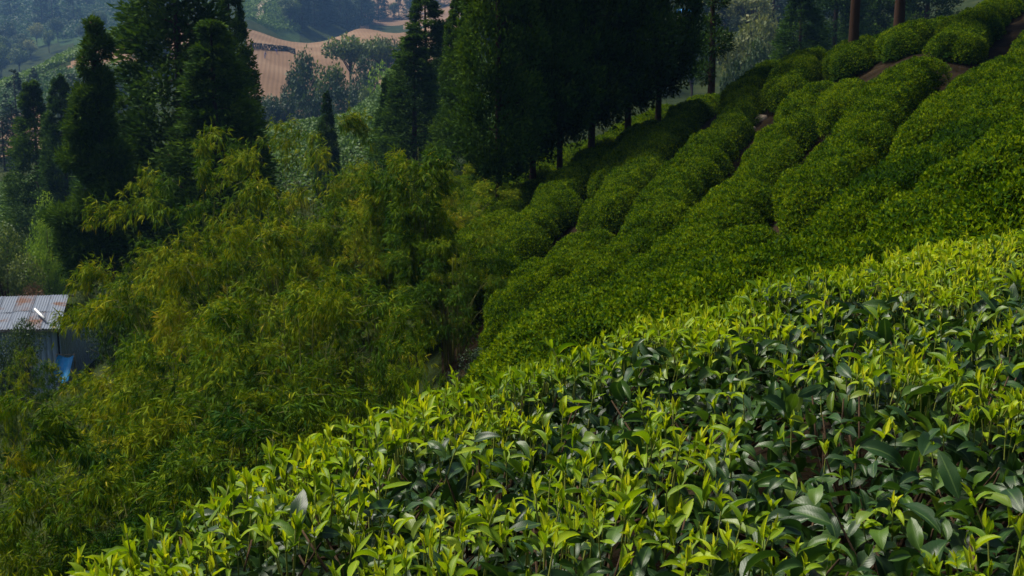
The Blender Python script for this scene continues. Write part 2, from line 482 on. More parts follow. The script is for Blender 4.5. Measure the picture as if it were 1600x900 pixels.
def field_mat():
    m, nt, b, out = mat('ploughed earth')
    n = noise(nt, 0.045, 5)
    tc = nt.nodes.new('ShaderNodeTexCoord')
    wv = nt.nodes.new('ShaderNodeTexWave'); wv.inputs['Scale'].default_value = 0.34; wv.inputs['Distortion'].default_value = 2.0
    wv.inputs['Detail'].default_value = 2; wv.inputs['Detail Scale'].default_value = 0.1; wv.bands_direction = 'X'
    mp = nt.nodes.new('ShaderNodeMapping'); mp.inputs['Rotation'].default_value = (0, 0, -.19)
    nt.links.new(tc.outputs['Object'], mp.inputs[0]); nt.links.new(mp.outputs[0], wv.inputs['Vector'])
    c = ramp(nt, n, [(0.3, (0.13, 0.082, 0.050)), (0.5, (0.18, 0.115, 0.072)), (0.7, (0.23, 0.16, 0.105))])
    c = mixc(nt, mathn(nt, 'MULTIPLY', wv.outputs[1], 0.24), c, (0.10, 0.062, 0.04))
    nt.links.new(c, b.inputs['Base Color']); b.inputs['Roughness'].default_value = 0.95; b.inputs['Specular IOR Level'].default_value = 0.02
    bp = nt.nodes.new('ShaderNodeBump'); bp.inputs['Distance'].default_value = 0.03
    nt.links.new(wv.outputs[1], bp.inputs['Height']); nt.links.new(bp.outputs[0], b.inputs['Normal'])
    return m
def teafield_mat():
    m, nt, b, out = mat('tea field ground')
    n = noise(nt, 0.08, 5)
    tc = nt.nodes.new('ShaderNodeTexCoord')
    wv = nt.nodes.new('ShaderNodeTexWave'); wv.inputs['Scale'].default_value = 0.12; wv.inputs['Distortion'].default_value = 7.0
    wv.inputs['Detail'].default_value = 3; wv.inputs['Detail Scale'].default_value = 0.4; wv.bands_direction = 'Y'
    nt.links.new(tc.outputs['Object'], wv.inputs['Vector'])
    c = ramp(nt, n, [(0.3, (0.022, 0.050, 0.020)), (0.6, (0.045, 0.085, 0.024)), (0.75, (0.08, 0.12, 0.03))])
    c = mixc(nt, mathn(nt, 'MULTIPLY', wv.outputs[1], 0.5), c, (0.028, 0.032, 0.018))
    nt.links.new(c, b.inputs['Base Color']); b.inputs['Roughness'].default_value = 0.95; b.inputs['Specular IOR Level'].default_value = 0.02
    bp = nt.nodes.new('ShaderNodeBump'); bp.inputs['Distance'].default_value = 0.8
    nt.links.new(wv.outputs[1], bp.inputs['Height']); nt.links.new(bp.outputs[0], b.inputs['Normal'])
    return m
M['plough'] = field_mat()
M['teafield'] = teafield_mat()
for k, nm, mt in ((0, 'ground', 'scrub'), (1, 'slope_ground', 'soil'), (2, 'ploughed_field', 'plough'), (3, 'tea_field_ground', 'teafield')):
    q = Q[use == k]
    idx, inv = np.unique(q, return_inverse=True)
    me = mesh_np(nm, GP.reshape(-1, 3)[idx], [inv.reshape(q.shape)], None, True, [M[mt]])
    obj(nm, me, kind='structure')

# ------------------------------------------------------------------ tea bushes of the slope
def make_bush(seed, n=15000, leaf=0.036, dark=0.0):
    r = np.random.default_rng(seed)
    mb = MB()
    # a lobed dome; sample its top
    th = r.uniform(0, 2 * pi, n); q = np.sqrt(r.uniform(0, 1, n)) 
    ex = q * np.cos(th); ey = q * np.sin(th)
    lump = vnoise(np.stack([ex * 4.0 + seed, ey * 2.2], -1), seed) - .5
    fine = vnoise(np.stack([ex * 13 + seed, ey * 7], -1), seed + 5) - .5
    edge = (0.92 + 0.10 * np.sin(3 * th + seed) + .07 * np.sin(5 * th + 2 * seed)) * (np.abs(np.cos(th)) ** 3.2 + np.abs(np.sin(th)) ** 3.2) ** (-1 / 3.2)
    h = (1 - q ** 4.5) ** 0.7
    z = 0.06 + h * (0.56 + 0.12 * lump + .10 * fine)
    P = np.stack([ex * 1.12 * edge, ey * .60 * edge, z], -1)
    nrm = unit(np.stack([ex * q ** 1.4 * 1.0, ey * q ** 1.4 * 1.6, np.full(n, .75)], -1))
    depth = r.uniform(0, 1, n) ** 1.6 * .11
    P = P - nrm * depth[:, None]
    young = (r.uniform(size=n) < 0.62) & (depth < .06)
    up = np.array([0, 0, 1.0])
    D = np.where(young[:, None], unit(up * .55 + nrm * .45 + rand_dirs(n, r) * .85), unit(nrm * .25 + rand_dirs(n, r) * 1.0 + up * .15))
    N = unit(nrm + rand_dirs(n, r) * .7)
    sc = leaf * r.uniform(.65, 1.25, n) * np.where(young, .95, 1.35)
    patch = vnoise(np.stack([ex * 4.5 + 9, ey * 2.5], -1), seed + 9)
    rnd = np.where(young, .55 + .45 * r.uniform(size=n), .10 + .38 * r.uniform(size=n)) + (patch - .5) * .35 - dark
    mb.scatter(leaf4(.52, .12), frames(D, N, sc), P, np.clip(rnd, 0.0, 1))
    # woody middle under the leaves
    for k in range(12):
        a = r.uniform(0, 2 * pi); rr = r.uniform(.05, .45)
        e = np.array([cos(a) * rr * 1.9, sin(a) * rr, .5 - rr * .45])
        mb.tube([[e[0] * .25, e[1] * .25, -.1], e * .6, e], [.022, .014, .006], 5, 1)
    # dense dark inner leaves, put in to block light and the view through
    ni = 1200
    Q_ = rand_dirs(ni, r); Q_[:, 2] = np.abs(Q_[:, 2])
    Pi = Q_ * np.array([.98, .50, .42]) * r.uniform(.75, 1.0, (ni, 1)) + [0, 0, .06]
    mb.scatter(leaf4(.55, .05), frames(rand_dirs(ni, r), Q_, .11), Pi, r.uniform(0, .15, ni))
    return mb.build('tea_bush_mesh', [M['bush'], M['twig']])
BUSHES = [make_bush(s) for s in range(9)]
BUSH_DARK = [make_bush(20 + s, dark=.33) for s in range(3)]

# bare gaps: the earth path up the slope, the holes between bushes, the cut bank
def pl(*pts):
    return np.array([ground_at(u, d)[:2] for u, d in pts])
def seg_dist(P, L):
    best = np.full(len(P), 1e9)
    for a, b in zip(L[:-1], L[1:]):
        t = np.clip(((P - a) @ (b - a)) / ((b - a) @ (b - a) + 1e-9), 0, 1)
        best = np.minimum(best, np.linalg.norm(P - (a + t[:, None] * (b - a)), axis=1))
    return best
GAPS = [(pl((1206, 26.5), (1195, 24), (1165, 21.5), (1128, 19.5)), .30),
        (pl((1128, 19.5), (1085, 17.5), (1050, 16.2)), .22),
        (pl((905, 21.5), (912, 19.3)), .45), (pl((1190, 13.4), (1215, 14.2)), .40), (pl((1290, 18.5), (1284, 20)), .38), (pl((1040, 15.2), (1062, 15.6)), .38),
        (pl((1335, 23.6), (1400, 22.6), (1475, 21.6)), 1.65),
        (pl((905, 12.6), (925, 13.2)), .35)]
SLOPE = [(640, 640), (690, 360), (770, 318), (900, 250), (1000, 208), (1100, 140), (1170, 92), (1225, 80), (1330, 78), (1345, 40), (1440, 20), (1540, -20), (1660, -30), (1660, 420), (1500, 480), (1000, 640)]
# the rows fan out up the slope; lay evenly spaced rows along that fan
PIV = np.array([-4.6, -.3])
def row_dir(p):
    t = min(max(math.atan2(p[0] - PIV[0], p[1] - PIV[1]) + .05 * sin(p[1] * .55 + p[0] * .3), .22), .80)
    return np.array([sin(t), cos(t)])
def in_slope(p):
    z = gz_fast(p)
    u, v, d = pix(np.array([p[0], p[1], z + BUSH_H]))
    return (6.4 < d < 33 and -60 < v < 640 and 620 < u < 1700) or (24 < d < 44 and 690 < u < 1140)
_gx = np.arange(-6, 20, .5); _gy = np.arange(4, 46, .5)
_GG = ground_z(*np.meshgrid(_gx, _gy))
def gz_fast(p):
    i_ = min(max(int(round((p[0] + 6) / .5)), 0), len(_gx) - 1); j_ = min(max(int(round((p[1] - 4) / .5)), 0), len(_gy) - 1)
    return _GG[j_, i_]
def gz_lin(x, y):
    fx = min(max((x + 6) / .5, 0), len(_gx) - 1.001); fy = min(max((y - 4) / .5, 0), len(_gy) - 1.001)
    i_, j_ = int(fx), int(fy); fx -= i_; fy -= j_
    return (_GG[j_, i_] * (1 - fx) + _GG[j_, i_ + 1] * fx) * (1 - fy) + (_GG[j_ + 1, i_] * (1 - fx) + _GG[j_ + 1, i_ + 1] * fx) * fy
rows = []
taken = np.zeros((0, 2))
SEP = 1.13
rs = np.random.default_rng(77)
_pm = GAPS[0][0][2]; _pn = np.array([row_dir(_pm)[1], -row_dir(_pm)[0]])
seeds = [_pm + _pn * .93, _pm - _pn * .93] + [np.array([x_, 15.0]) for x_ in np.arange(2.0, 14, SEP)] + [np.array([rs.uniform(-4, 18), rs.uniform(6, 44)]) for _ in range(2200)]
for p in seeds:
    if not in_slope(p) or (len(taken) and np.min(np.linalg.norm(taken - p, axis=1)) < SEP * .97): continue
    half = []
    for sg in (1, -1):
        q = p.copy(); line = []
        while len(line) < 200:
            q = q + row_dir(q) * .25 * sg
            if not in_slope(q) or (len(taken) and np.min(np.linalg.norm(taken - q, axis=1)) < SEP * .72): break
            line.append(q.copy())
        half.append(line)
    L = np.array(half[1][::-1] + [p] + half[0])
    if len(L) < 3: continue
    rows.append(L); taken = np.concatenate([taken, L])
cand = []
for L in rows:
    k = rs.uniform(0, 3)
    phi = float(np.median(np.arctan2(L[:, 0] - PIV[0], L[:, 1] - PIV[1])))
    while k < len(L):
        q = L[int(k)] + rs.normal(0, .06, 2)
        cand.append((q[0], q[1], phi))
        k += 4 * rs.uniform(.88, 1.12)
cand = np.array(cand)
cz = ground_z(cand[:, 0], cand[:, 1])
top = np.stack([cand[:, 0], cand[:, 1], cz + BUSH_H], -1)
u_, v_, d_ = pix(top)
ok = in_poly(u_, v_, SLOPE) & (d_ > 6.2) & (d_ < 33)
far_patch = (d_ > 24) & (d_ < 44) & (u_ > 700) & (u_ < 1130) & (v_ > 140) & (v_ < 330)
# stay clear of the bushes in front
ok &= ~((u_ > 1000) & (d_ < 6.6))
ok &= ~((u_ < 790) & (v_ > 420))
ok &= ~((u_ < 835) & (v_ > 480))
ok &= ~((u_ < 770) & (v_ > 380))
ok |= far_patch
for L, rad in GAPS:
    ok &= seg_dist(cand[:, :2], L) > rad
n_b = 0
ORD = ['', 'first', 'second', 'third', 'fourth', 'fifth', 'sixth', 'seventh', 'eighth', 'ninth', 'tenth', 'eleventh', 'twelfth', 'thirteenth', 'fourteenth']
PATH_A = float(np.median(np.arctan2(GAPS[0][0][:, 0] - PIV[0], GAPS[0][0][:, 1] - PIV[1])))
def far_patch_hit(u, v, d):
    return d > 33 or (u < 800 and d > 24.5)
for (x, y, a), z, u, v, d in zip(cand[ok], cz[ok], u_[ok], v_[ok], d_[ok]):
    s = rng.uniform(.95, 1.08)
    rel = a - PATH_A
    k_row = int(round(abs(rel) / .058))
    sec = 'lowest' if v > 430 else 'lower' if v > 340 else 'middle' if v > 255 else 'upper' if v > 165 else 'topmost'
    if far_patch_hit(u, v, d):
        lab, grp = ('pale sunlit tea bush beyond the conifer trunks, ' + ('left' if u < 860 else 'middle' if u < 980 else 'right') + ' part'), 'tea bushes beyond the conifer trunks'
    elif u > 1325 and v < 85 and d > 22.5:
        third = 'left end' if u < 1420 else 'middle' if u < 1510 else 'right end'
        lab, grp = 'tea bush on the terrace above the earth bank, %s, %s' % (third, 'front row' if d < 26.5 else 'rear'), 'tea bushes on the upper terrace'
    elif k_row == 0 or seg_dist(np.array([[x, y]]), GAPS[0][0])[0] < .9:
        lab, grp = 'tea bush at the %s edge of the bare earth path, %s part of the slope' % ('right' if rel > 0 else 'left', sec), 'tea bushes lining the path'
    else:
        side = 'right' if rel > 0 else 'left'
        lab, grp = 'tea bush, %s row %s of the earth path, %s part%s' % (ORD[min(k_row, 14)], side, sec, '' if rel > 0 else ', nearest the bamboo' if u < 860 else ', below the conifer trunks' if u < 1000 else ', towards the path'), 'tea bushes in the rows %s of the path' % side
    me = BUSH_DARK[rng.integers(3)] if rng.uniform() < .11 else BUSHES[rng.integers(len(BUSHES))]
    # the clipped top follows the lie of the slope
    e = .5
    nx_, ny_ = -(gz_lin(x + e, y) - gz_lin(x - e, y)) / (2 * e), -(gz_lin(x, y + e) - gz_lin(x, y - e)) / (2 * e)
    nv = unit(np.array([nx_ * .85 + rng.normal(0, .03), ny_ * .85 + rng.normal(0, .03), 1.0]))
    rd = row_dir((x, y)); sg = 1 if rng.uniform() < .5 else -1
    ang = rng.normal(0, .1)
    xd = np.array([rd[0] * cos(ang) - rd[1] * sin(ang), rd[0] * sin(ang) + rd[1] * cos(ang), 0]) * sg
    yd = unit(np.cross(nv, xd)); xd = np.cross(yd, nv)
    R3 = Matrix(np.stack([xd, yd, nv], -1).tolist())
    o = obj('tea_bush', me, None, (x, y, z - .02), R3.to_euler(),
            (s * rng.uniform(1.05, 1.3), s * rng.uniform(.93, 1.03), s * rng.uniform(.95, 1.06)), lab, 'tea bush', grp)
    n_b += 1
print('slope bushes', n_b)

# pale stones on the path
for k, (u, v, s) in enumerate([(1190, 180, .12), (1183, 192, .07), (1172, 206, .10)]):
    p = ground_uv(u, v, 19, 25)
    mb = MB()
    r = np.random.default_rng(50 + k)
    a = np.linspace(0, 2 * pi, 9, endpoint=False)
    rad = s * r.uniform(.75, 1.1, 9)
    ring = lambda f, z: np.stack([np.cos(a) * rad * f * 1.3, np.sin(a) * rad * f, np.full(9, z) + r.normal(0, .012, 9)], -1)
    V = np.concatenate([ring(1, -.05), ring(1.0, .05), ring(.75, .10), [[0, 0, .115]]])
    q = [[j + 9 * i_, (j + 1) % 9 + 9 * i_, (j + 1) % 9 + 9 * i_ + 9, j + 9 * i_ + 9] for i_ in range(2) for j in range(9)]
    t = [[18 + j, 18 + (j + 1) % 9, 27] for j in range(9)]
    mb.add(V, [np.array(q), np.array(t)])
    obj('path_stone', mb.build('path_stone_mesh', [M['stone']]), None, p, (0, 0, r.uniform(0, 6)),
        label=['largest pale stone at the top of the earth path', 'small pale stone midway between two others on the path', 'pale stone lowest on the earth path'][k], cat='stone', group='stones on the earth path')

# ------------------------------------------------------------------ the foreground tea table
CREST = [(80, 940, 1.9), (150, 903, 2.0), (262, 832, 2.2), (375, 785, 2.4), (495, 718, 2.65), (610, 664, 2.9), (800, 588, 3.25), (1000, 497, 3.65), (1250, 446, 4.25), (1500, 392, 5.0), (1600, 372, 5.3), (1750, 345, 5.7)]
CR = np.array([at(*c) for c in CREST])
IN = np.array([at(u, v, d) for u, v, d in [(500, 900, 1.78), (800, 900, 1.72), (1200, 900, 1.67), (1600, 900, 1.62), (1200, 640, 2.55), (1500, 600, 2.75), (900, 700, 2.3), (1600, 480, 3.7)]])
_pp = np.concatenate([CR, IN])
def qf(x, y):
    return np.stack([np.ones_like(x), x, y, x * y, x * x, y * y], -1)
_c, *_ = np.linalg.lstsq(qf(_pp[:, 0], _pp[:, 1]), _pp[:, 2], rcond=None)
CRL = CR[:, :2]
def crest_sd(P):
    """signed distance to the far brow of the bushes; positive on the camera's side"""
    d = seg_dist(P, CRL)
    poly = np.concatenate([CRL, [[6, 5.5], [6, -2], [-1.6, -2], [CRL[0][0] - .35, .3]]])
    inside = in_poly(P[:, 0], P[:, 1], [tuple(p) for p in poly])
    return np.where(inside, d, -d)
SITES = np.array([[-.62, 1.75], [.18, 1.55], [1.0, 1.5], [-.05, 2.55], [.85, 2.45], [1.75, 2.3], [.72, 3.45], [1.55, 3.3], [2.45, 3.4], [1.75, 4.35], [2.7, 4.5]])
SITE_LABEL = ['foreground tea bush at the bottom left tip of the hedge', 'foreground tea bush at the bottom of the picture, left of centre', 'foreground tea bush with large dark leaves in the bottom right corner',
              'foreground tea bush on the brow next to the dark bamboo', 'foreground tea bush with dense yellow shoots in the middle of the hedge', 'foreground tea bush with broad grey-green leaves at the right edge',
              'foreground tea bush on the brow below the dark foot of the slope', 'foreground tea bush behind the middle one, thick with upright shoots', 'foreground tea bush at the right edge, behind the broad-leaved one',
              'foreground tea bush on the brow right of centre, against the slope rows', 'farthest foreground tea bush, at the right edge under the slope rows']
def table(P):
    """height of the plucked surface, bush number, nearness to a gap between bushes"""
    z = qf(P[:, 0], P[:, 1]) @ _c
    wob = np.stack([vnoise(P * 2.3, 11), vnoise(P * 2.3, 12)], -1) - .5
    D = np.linalg.norm((P + wob * .35)[:, None] - SITES[None], axis=-1)
    o = np.sort(D, 1); gap = o[:, 1] - o[:, 0]
    z = z - .045 * np.exp(-(gap / .09) ** 2) + (vnoise(P * 3.1, 13) - .5) * .07 + (vnoise(P * 8.0, 14) - .5) * .035
    s = crest_sd(P)
    drop = np.where(s < .10, .9 * ((.10 - s)) ** 1.5, 0)
    z = z - drop - np.where(s < -.25, (-.25 - s) * 1.6, 0)
    return z, D.argmin(1), gap, s
def table_normal(P):
    e = .06
    z0 = table(P)[0]; zx = table(P + [e, 0])[0]; zy = table(P + [0, e])[0]
    return unit(np.stack([-(zx - z0) / e, -(zy - z0) / e, np.ones(len(P))], -1)), z0

def jitter_pts(step):
    xs = np.arange(-1.6, 3.6, step); ys = np.arange(1.1, 6.0, step)
    X, Y = np.meshgrid(xs, ys)
    P = np.stack([X.ravel(), Y.ravel()], -1) + rng.uniform(-.5, .5, (X.size, 2)) * step
    s = crest_sd(P)
    z = table(P)[0]
    u, v, d = pix(np.column_stack([P, z]))
    return P[(s > -.42) & (u > -160) & (u < 1760) & (v < 1080)]

# young shoots: a short stem, spreading young leaves and a folded bud
def make_shoot(seed, size=1.0):
    r = np.random.default_rng(900 + seed)
    mb = MB()
    hgt = r.uniform(.022, .058) * size
    lean = r.normal(0, .12, 2)
    pts = np.array([[0, 0, -.05], [lean[0] * .02, lean[1] * .02, hgt * .4], [lean[0] * hgt, lean[1] * hgt, hgt]])
    mb.tube(pts, [.0019, .0017, .0012], 5, 1)
    nlv = r.integers(3, 6)
    a0 = r.uniform(0, 2 * pi)
    for k in range(nlv):
        f = k / nlv
        base = pts[1] * (1 - f) + pts[2] * f if k else pts[1] * .8
        a = a0 + k * 2.4 + r.normal(0, .3)
        el = radians([20, 38, 56, 70][min(k, 3)] + r.normal(0, 16))
        L = [.056, .047, .036, .026][min(k, 3)] * r.uniform(.8, 1.25) * size
        D = np.array([[cos(a) * cos(el), sin(a) * cos(el), sin(el)]])
        N = np.array([[-cos(a) * sin(el), -sin(a) * sin(el), cos(el)]])
        tp = leaf_fine(5, 1, r.uniform(.23, .34), fold=r.uniform(.35, 1.3), bend=r.uniform(-.2, 1.6), start=.35, power=.85, wave=.06, seed=seed * 7 + k, twist=r.normal(0, .4))
        mb.scatter(tp, frames(D, N, L), base[None], np.array([.28 + .15 * k + r.normal(0, .09)]))
    D = np.array([[lean[0], lean[1], 1.0]])
    mb.scatter(leaf_fine(4, 1, .2, fold=1.6, bend=r.uniform(-.2, .3), power=.9, seed=seed), frames(D, rand_dirs(1, r), .03 * size * r.uniform(.8, 1.3)), pts[2][None] - [0, 0, .003], np.array([.95]))
    return mb.build('tea_shoot_mesh', [M['young'], M['stem']])
SHOOTS = [make_shoot(k) for k in range(18)]
LEAVES = []
LEAF_TPL = []
for k in range(22):
    r = np.random.default_rng(300 + k)
    tp = leaf_fine(7, 2, r.uniform(.34, .44), fold=r.uniform(.1, 1.0), bend=r.uniform(.1, 1.7), start=r.uniform(0, .5), serr=.045, power=.78, wave=r.uniform(.04, .26), seed=k, curl=r.uniform(-.3, .7), twist=r.normal(0, .45))
    LEAF_TPL.append(tp)
    mb = MB(); mb.scatter(tp, np.eye(3)[None], np.zeros((1, 3)), np.array([.10 + .88 * (k / 21) ** 1.25]))
    LEAVES.append(mb.build('tea_leaf_mesh', [M['mature']]))
SHOOT_RAW = []
for me in SHOOTS:
    n = len(me.vertices); V = np.empty(n * 3, np.float32); me.vertices.foreach_get('co', V)
    A = np.empty(n * 4, np.float32); me.attributes['leaf'].data.foreach_get('color', A)
    F = {}
    for p in me.polygons:
        F.setdefault((len(p.vertices), p.material_index), []).append(list(p.vertices))
    SHOOT_RAW.append((V.reshape(-1, 3), {k: np.array(f) for k, f in F.items()}, A.reshape(-1, 4)))

bush_root = []
for k, s in enumerate(SITES):
    b = obj('tea_bush', None, None, (s[0], s[1], gz(s[0], s[1])), label=SITE_LABEL[k], cat='tea bush', group='foreground tea bushes')
    b.empty_display_size = .2
    bush_root.append(b)
parts = [[] for _ in SITES]          # (distance, kind, variant, 3x3, position, random)
# shoots
P = jitter_pts(.0325)
dens = vnoise(P * 5.5, 21) * .6 + vnoise(P * 1.7, 22) * .4
nr_, z = table_normal(P)
_, site, gap, sd = table(P)
u, v, d = pix(np.column_stack([P, z]))
bright = np.clip((1250 - u) / 900, -.35, .5)      # thicker shoots towards the brow on the left of the hedge
keep = rng.uniform(size=len(P)) < np.clip(.34 + (dens - .5) * 3.0 + bright * .18 + np.clip(.4 - np.abs(sd), 0, .4) * .9, .06, 1.0)
P, z, nr_, site, d = P[keep], z[keep], nr_[keep], site[keep], d[keep]
for k in range(len(P)):
    ax = unit(np.array([0, 0, 1.0]) * .9 + nr_[k] * .5 + rng.normal(0, .19, 3))
    a = rng.uniform(0, 2 * pi); t = np.array([cos(a), sin(a), 0])
    m = frames(np.array([unit(np.cross(ax, t))]), ax[None], rng.uniform(.58, 1.14))[0]
    parts[site[k]].append((d[k], 0, rng.integers(len(SHOOTS)), m, np.array([P[k, 0], P[k, 1], z[k] + rng.normal(-.022, .018)]), 0))
# mature leaves in layers
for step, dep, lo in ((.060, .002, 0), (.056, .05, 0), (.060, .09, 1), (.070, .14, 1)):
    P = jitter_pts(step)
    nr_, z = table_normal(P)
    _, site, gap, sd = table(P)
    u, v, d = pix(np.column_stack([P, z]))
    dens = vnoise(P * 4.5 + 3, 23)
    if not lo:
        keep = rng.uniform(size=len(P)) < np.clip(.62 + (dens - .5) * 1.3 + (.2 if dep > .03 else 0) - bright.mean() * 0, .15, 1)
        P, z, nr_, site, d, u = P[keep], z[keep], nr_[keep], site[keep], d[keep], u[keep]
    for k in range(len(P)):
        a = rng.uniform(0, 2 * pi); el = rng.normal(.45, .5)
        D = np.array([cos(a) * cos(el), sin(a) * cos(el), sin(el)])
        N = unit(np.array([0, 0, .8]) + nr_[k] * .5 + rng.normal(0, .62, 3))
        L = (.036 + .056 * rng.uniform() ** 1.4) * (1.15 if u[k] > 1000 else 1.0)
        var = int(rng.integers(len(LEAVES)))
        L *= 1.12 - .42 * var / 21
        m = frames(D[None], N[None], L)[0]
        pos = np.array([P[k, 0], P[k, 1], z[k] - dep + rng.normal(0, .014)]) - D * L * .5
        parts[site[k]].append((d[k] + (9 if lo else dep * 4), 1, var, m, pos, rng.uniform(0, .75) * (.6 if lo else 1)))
MAXP = 300
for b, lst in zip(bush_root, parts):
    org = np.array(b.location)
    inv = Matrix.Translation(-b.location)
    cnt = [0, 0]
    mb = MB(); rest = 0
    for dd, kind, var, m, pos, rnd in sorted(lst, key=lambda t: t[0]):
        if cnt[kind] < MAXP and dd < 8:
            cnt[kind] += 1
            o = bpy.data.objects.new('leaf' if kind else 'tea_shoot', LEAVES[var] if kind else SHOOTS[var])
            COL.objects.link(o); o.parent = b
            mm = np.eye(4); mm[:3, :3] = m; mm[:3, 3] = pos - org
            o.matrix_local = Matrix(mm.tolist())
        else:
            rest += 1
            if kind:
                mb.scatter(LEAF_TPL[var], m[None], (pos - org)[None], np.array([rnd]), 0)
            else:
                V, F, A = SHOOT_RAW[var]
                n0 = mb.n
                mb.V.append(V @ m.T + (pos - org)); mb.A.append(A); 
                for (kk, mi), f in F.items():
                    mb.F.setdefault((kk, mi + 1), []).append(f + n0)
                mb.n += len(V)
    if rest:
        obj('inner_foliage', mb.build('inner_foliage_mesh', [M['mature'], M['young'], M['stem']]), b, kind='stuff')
    # dark leaves added low in the bush to deepen the shade in its gaps
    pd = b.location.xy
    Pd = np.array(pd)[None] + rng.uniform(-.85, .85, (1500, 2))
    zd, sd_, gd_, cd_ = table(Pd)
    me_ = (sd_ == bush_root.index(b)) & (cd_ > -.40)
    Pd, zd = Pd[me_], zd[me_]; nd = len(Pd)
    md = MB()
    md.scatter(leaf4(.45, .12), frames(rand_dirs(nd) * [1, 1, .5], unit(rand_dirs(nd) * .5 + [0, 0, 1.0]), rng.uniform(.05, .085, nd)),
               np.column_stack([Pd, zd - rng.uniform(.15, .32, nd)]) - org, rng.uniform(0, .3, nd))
    obj('shade_foliage', md.build('shade_foliage_mesh', [M['mature']]), b, kind='stuff')
    # woody frame: trunk, forks and the many upright twigs under the plucked surface
    mb = MB()
    mb.tube([[0, 0, -.1], [.01, .02, .2], [0, 0, .36]], [.05, .04, .03], 7)
    s = np.array(b.location)
    for j in range(38):
        p2 = s[:2] + rng.uniform(-.62, .62, 2)
        zz, st, gp, sd_ = table(p2[None])
        if sd_[0] < -.38 or np.linalg.norm(p2 - s[:2]) > .75: continue
        e = np.array([p2[0] - s[0], p2[1] - s[1], zz[0] - s[2] + rng.uniform(-.07, .008)])
        b0 = np.array([e[0] * .1, e[1] * .1, .3 + rng.uniform(-.05, .1)])
        mid_ = np.array([e[0] * .8 + rng.normal(0, .02), e[1] * .8 + rng.normal(0, .02), e[2] - .14])
        mb.tube([b0, (b0 + mid_) / 2 + rng.normal(0, .02, 3), mid_, e], [.009, .006, .0034, .0018], 5)
    obj('branches', mb.build('tea_branches_mesh', [M['twig']]), b)

# ------------------------------------------------------------------ trees
def make_trunk(seed, h, r0, r1, lean=.02, sides=9, limbs=()):
    r = np.random.default_rng(seed)
    mb = MB()
    n = 9
    t = np.linspace(0, 1, n)
    pts = np.stack([np.cumsum(r.normal(0, lean, n)) * h * .1, np.cumsum(r.normal(0, lean, n)) * h * .1, t * h - .25 * (t == 0)], -1)
    rad = r0 + (r1 - r0) * t; rad[0] *= 1.35
    mb.tube(pts, rad, sides)
    for a, b, rr in limbs:
        a = np.asarray(a, float); b = np.asarray(b, float)
        mid_ = (a + b) / 2 + np.array([0, 0, .12]) * np.linalg.norm(b - a)
        mb.tube([a, mid_, b], [rr, rr * .7, rr * .3], 6)
    return mb

def conifer_meshes(seed, far=False, skirt=0.06, slim=1.0, dense=1.0):
    """unit-height cryptomeria: crown built from drooping tufts; returns trunk, crown (height 1, crown radius about 0.13)"""
    r = np.random.default_rng(1000 + seed)
    mb = MB()
    nt_ = int((110 if far else 400) * dense)
    t = skirt + (.982 - skirt) * r.uniform(0, 1, nt_) ** 1.35
    ph = r.uniform(0, 2 * pi, nt_)
    lob = vnoise(np.stack([np.cos(ph) * 1.4 + seed, np.sin(ph) * 1.4, t * 7], -1), seed)
    prof = .15 * slim * 1.12 * np.clip(1 - (t - skirt) / (1 - skirt), 0, 1) ** .80 * (0.35 + .65 * np.clip((t - skirt) / .09, 0, 1)) + .006
    rad = prof * (.62 + .58 * lob) * r.uniform(.55, 1.0, nt_) ** .5
    C = np.stack([np.cos(ph) * rad, np.sin(ph) * rad, t], -1)
    out = np.stack([np.cos(ph), np.sin(ph), np.full(nt_, .15)], -1)
    per = 26 if far else 105
    ids = np.repeat(np.arange(nt_), per)
    N = len(ids)
    cr = np.minimum(.007 + .075 * (1 - t), .022 + .030 * (1 - t)) * r.uniform(.55, 1.4, nt_)
    off = rand_dirs(N, r) * r.uniform(.15, 1, (N, 1)) ** .6 * cr[ids][:, None] * np.array([1, 1, .85])
    Pp = C[ids] + off
    Pp[:, 2] = np.minimum(Pp[:, 2], 1.0)
    D = unit(out[ids] * .6 + off / cr[ids][:, None] * .5 + rand_dirs(N, r) * .6 + np.array([0, 0, .2]))
    s = (.028 if far else .0135) * r.uniform(.6, 1.4, N)
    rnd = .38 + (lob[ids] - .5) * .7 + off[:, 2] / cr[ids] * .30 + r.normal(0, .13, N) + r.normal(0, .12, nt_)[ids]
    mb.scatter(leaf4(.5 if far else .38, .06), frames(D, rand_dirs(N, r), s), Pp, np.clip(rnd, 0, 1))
    crown = mb.build('conifer_crown_mesh', [M['conifer_far' if far else 'conifer']], smooth=False)
    tm = make_trunk(seed, .97, .0135, .002, .006, 9,
                    [((0, 0, z), (cos(a) * .09 * (1.05 - z), sin(a) * .09 * (1.05 - z), z + .01), .003) for z, a in zip(np.linspace(skirt + .02, .9, 26), r.uniform(0, 6.3, 26))])
    return tm.build('conifer_trunk_mesh', [M['bark']]), crown

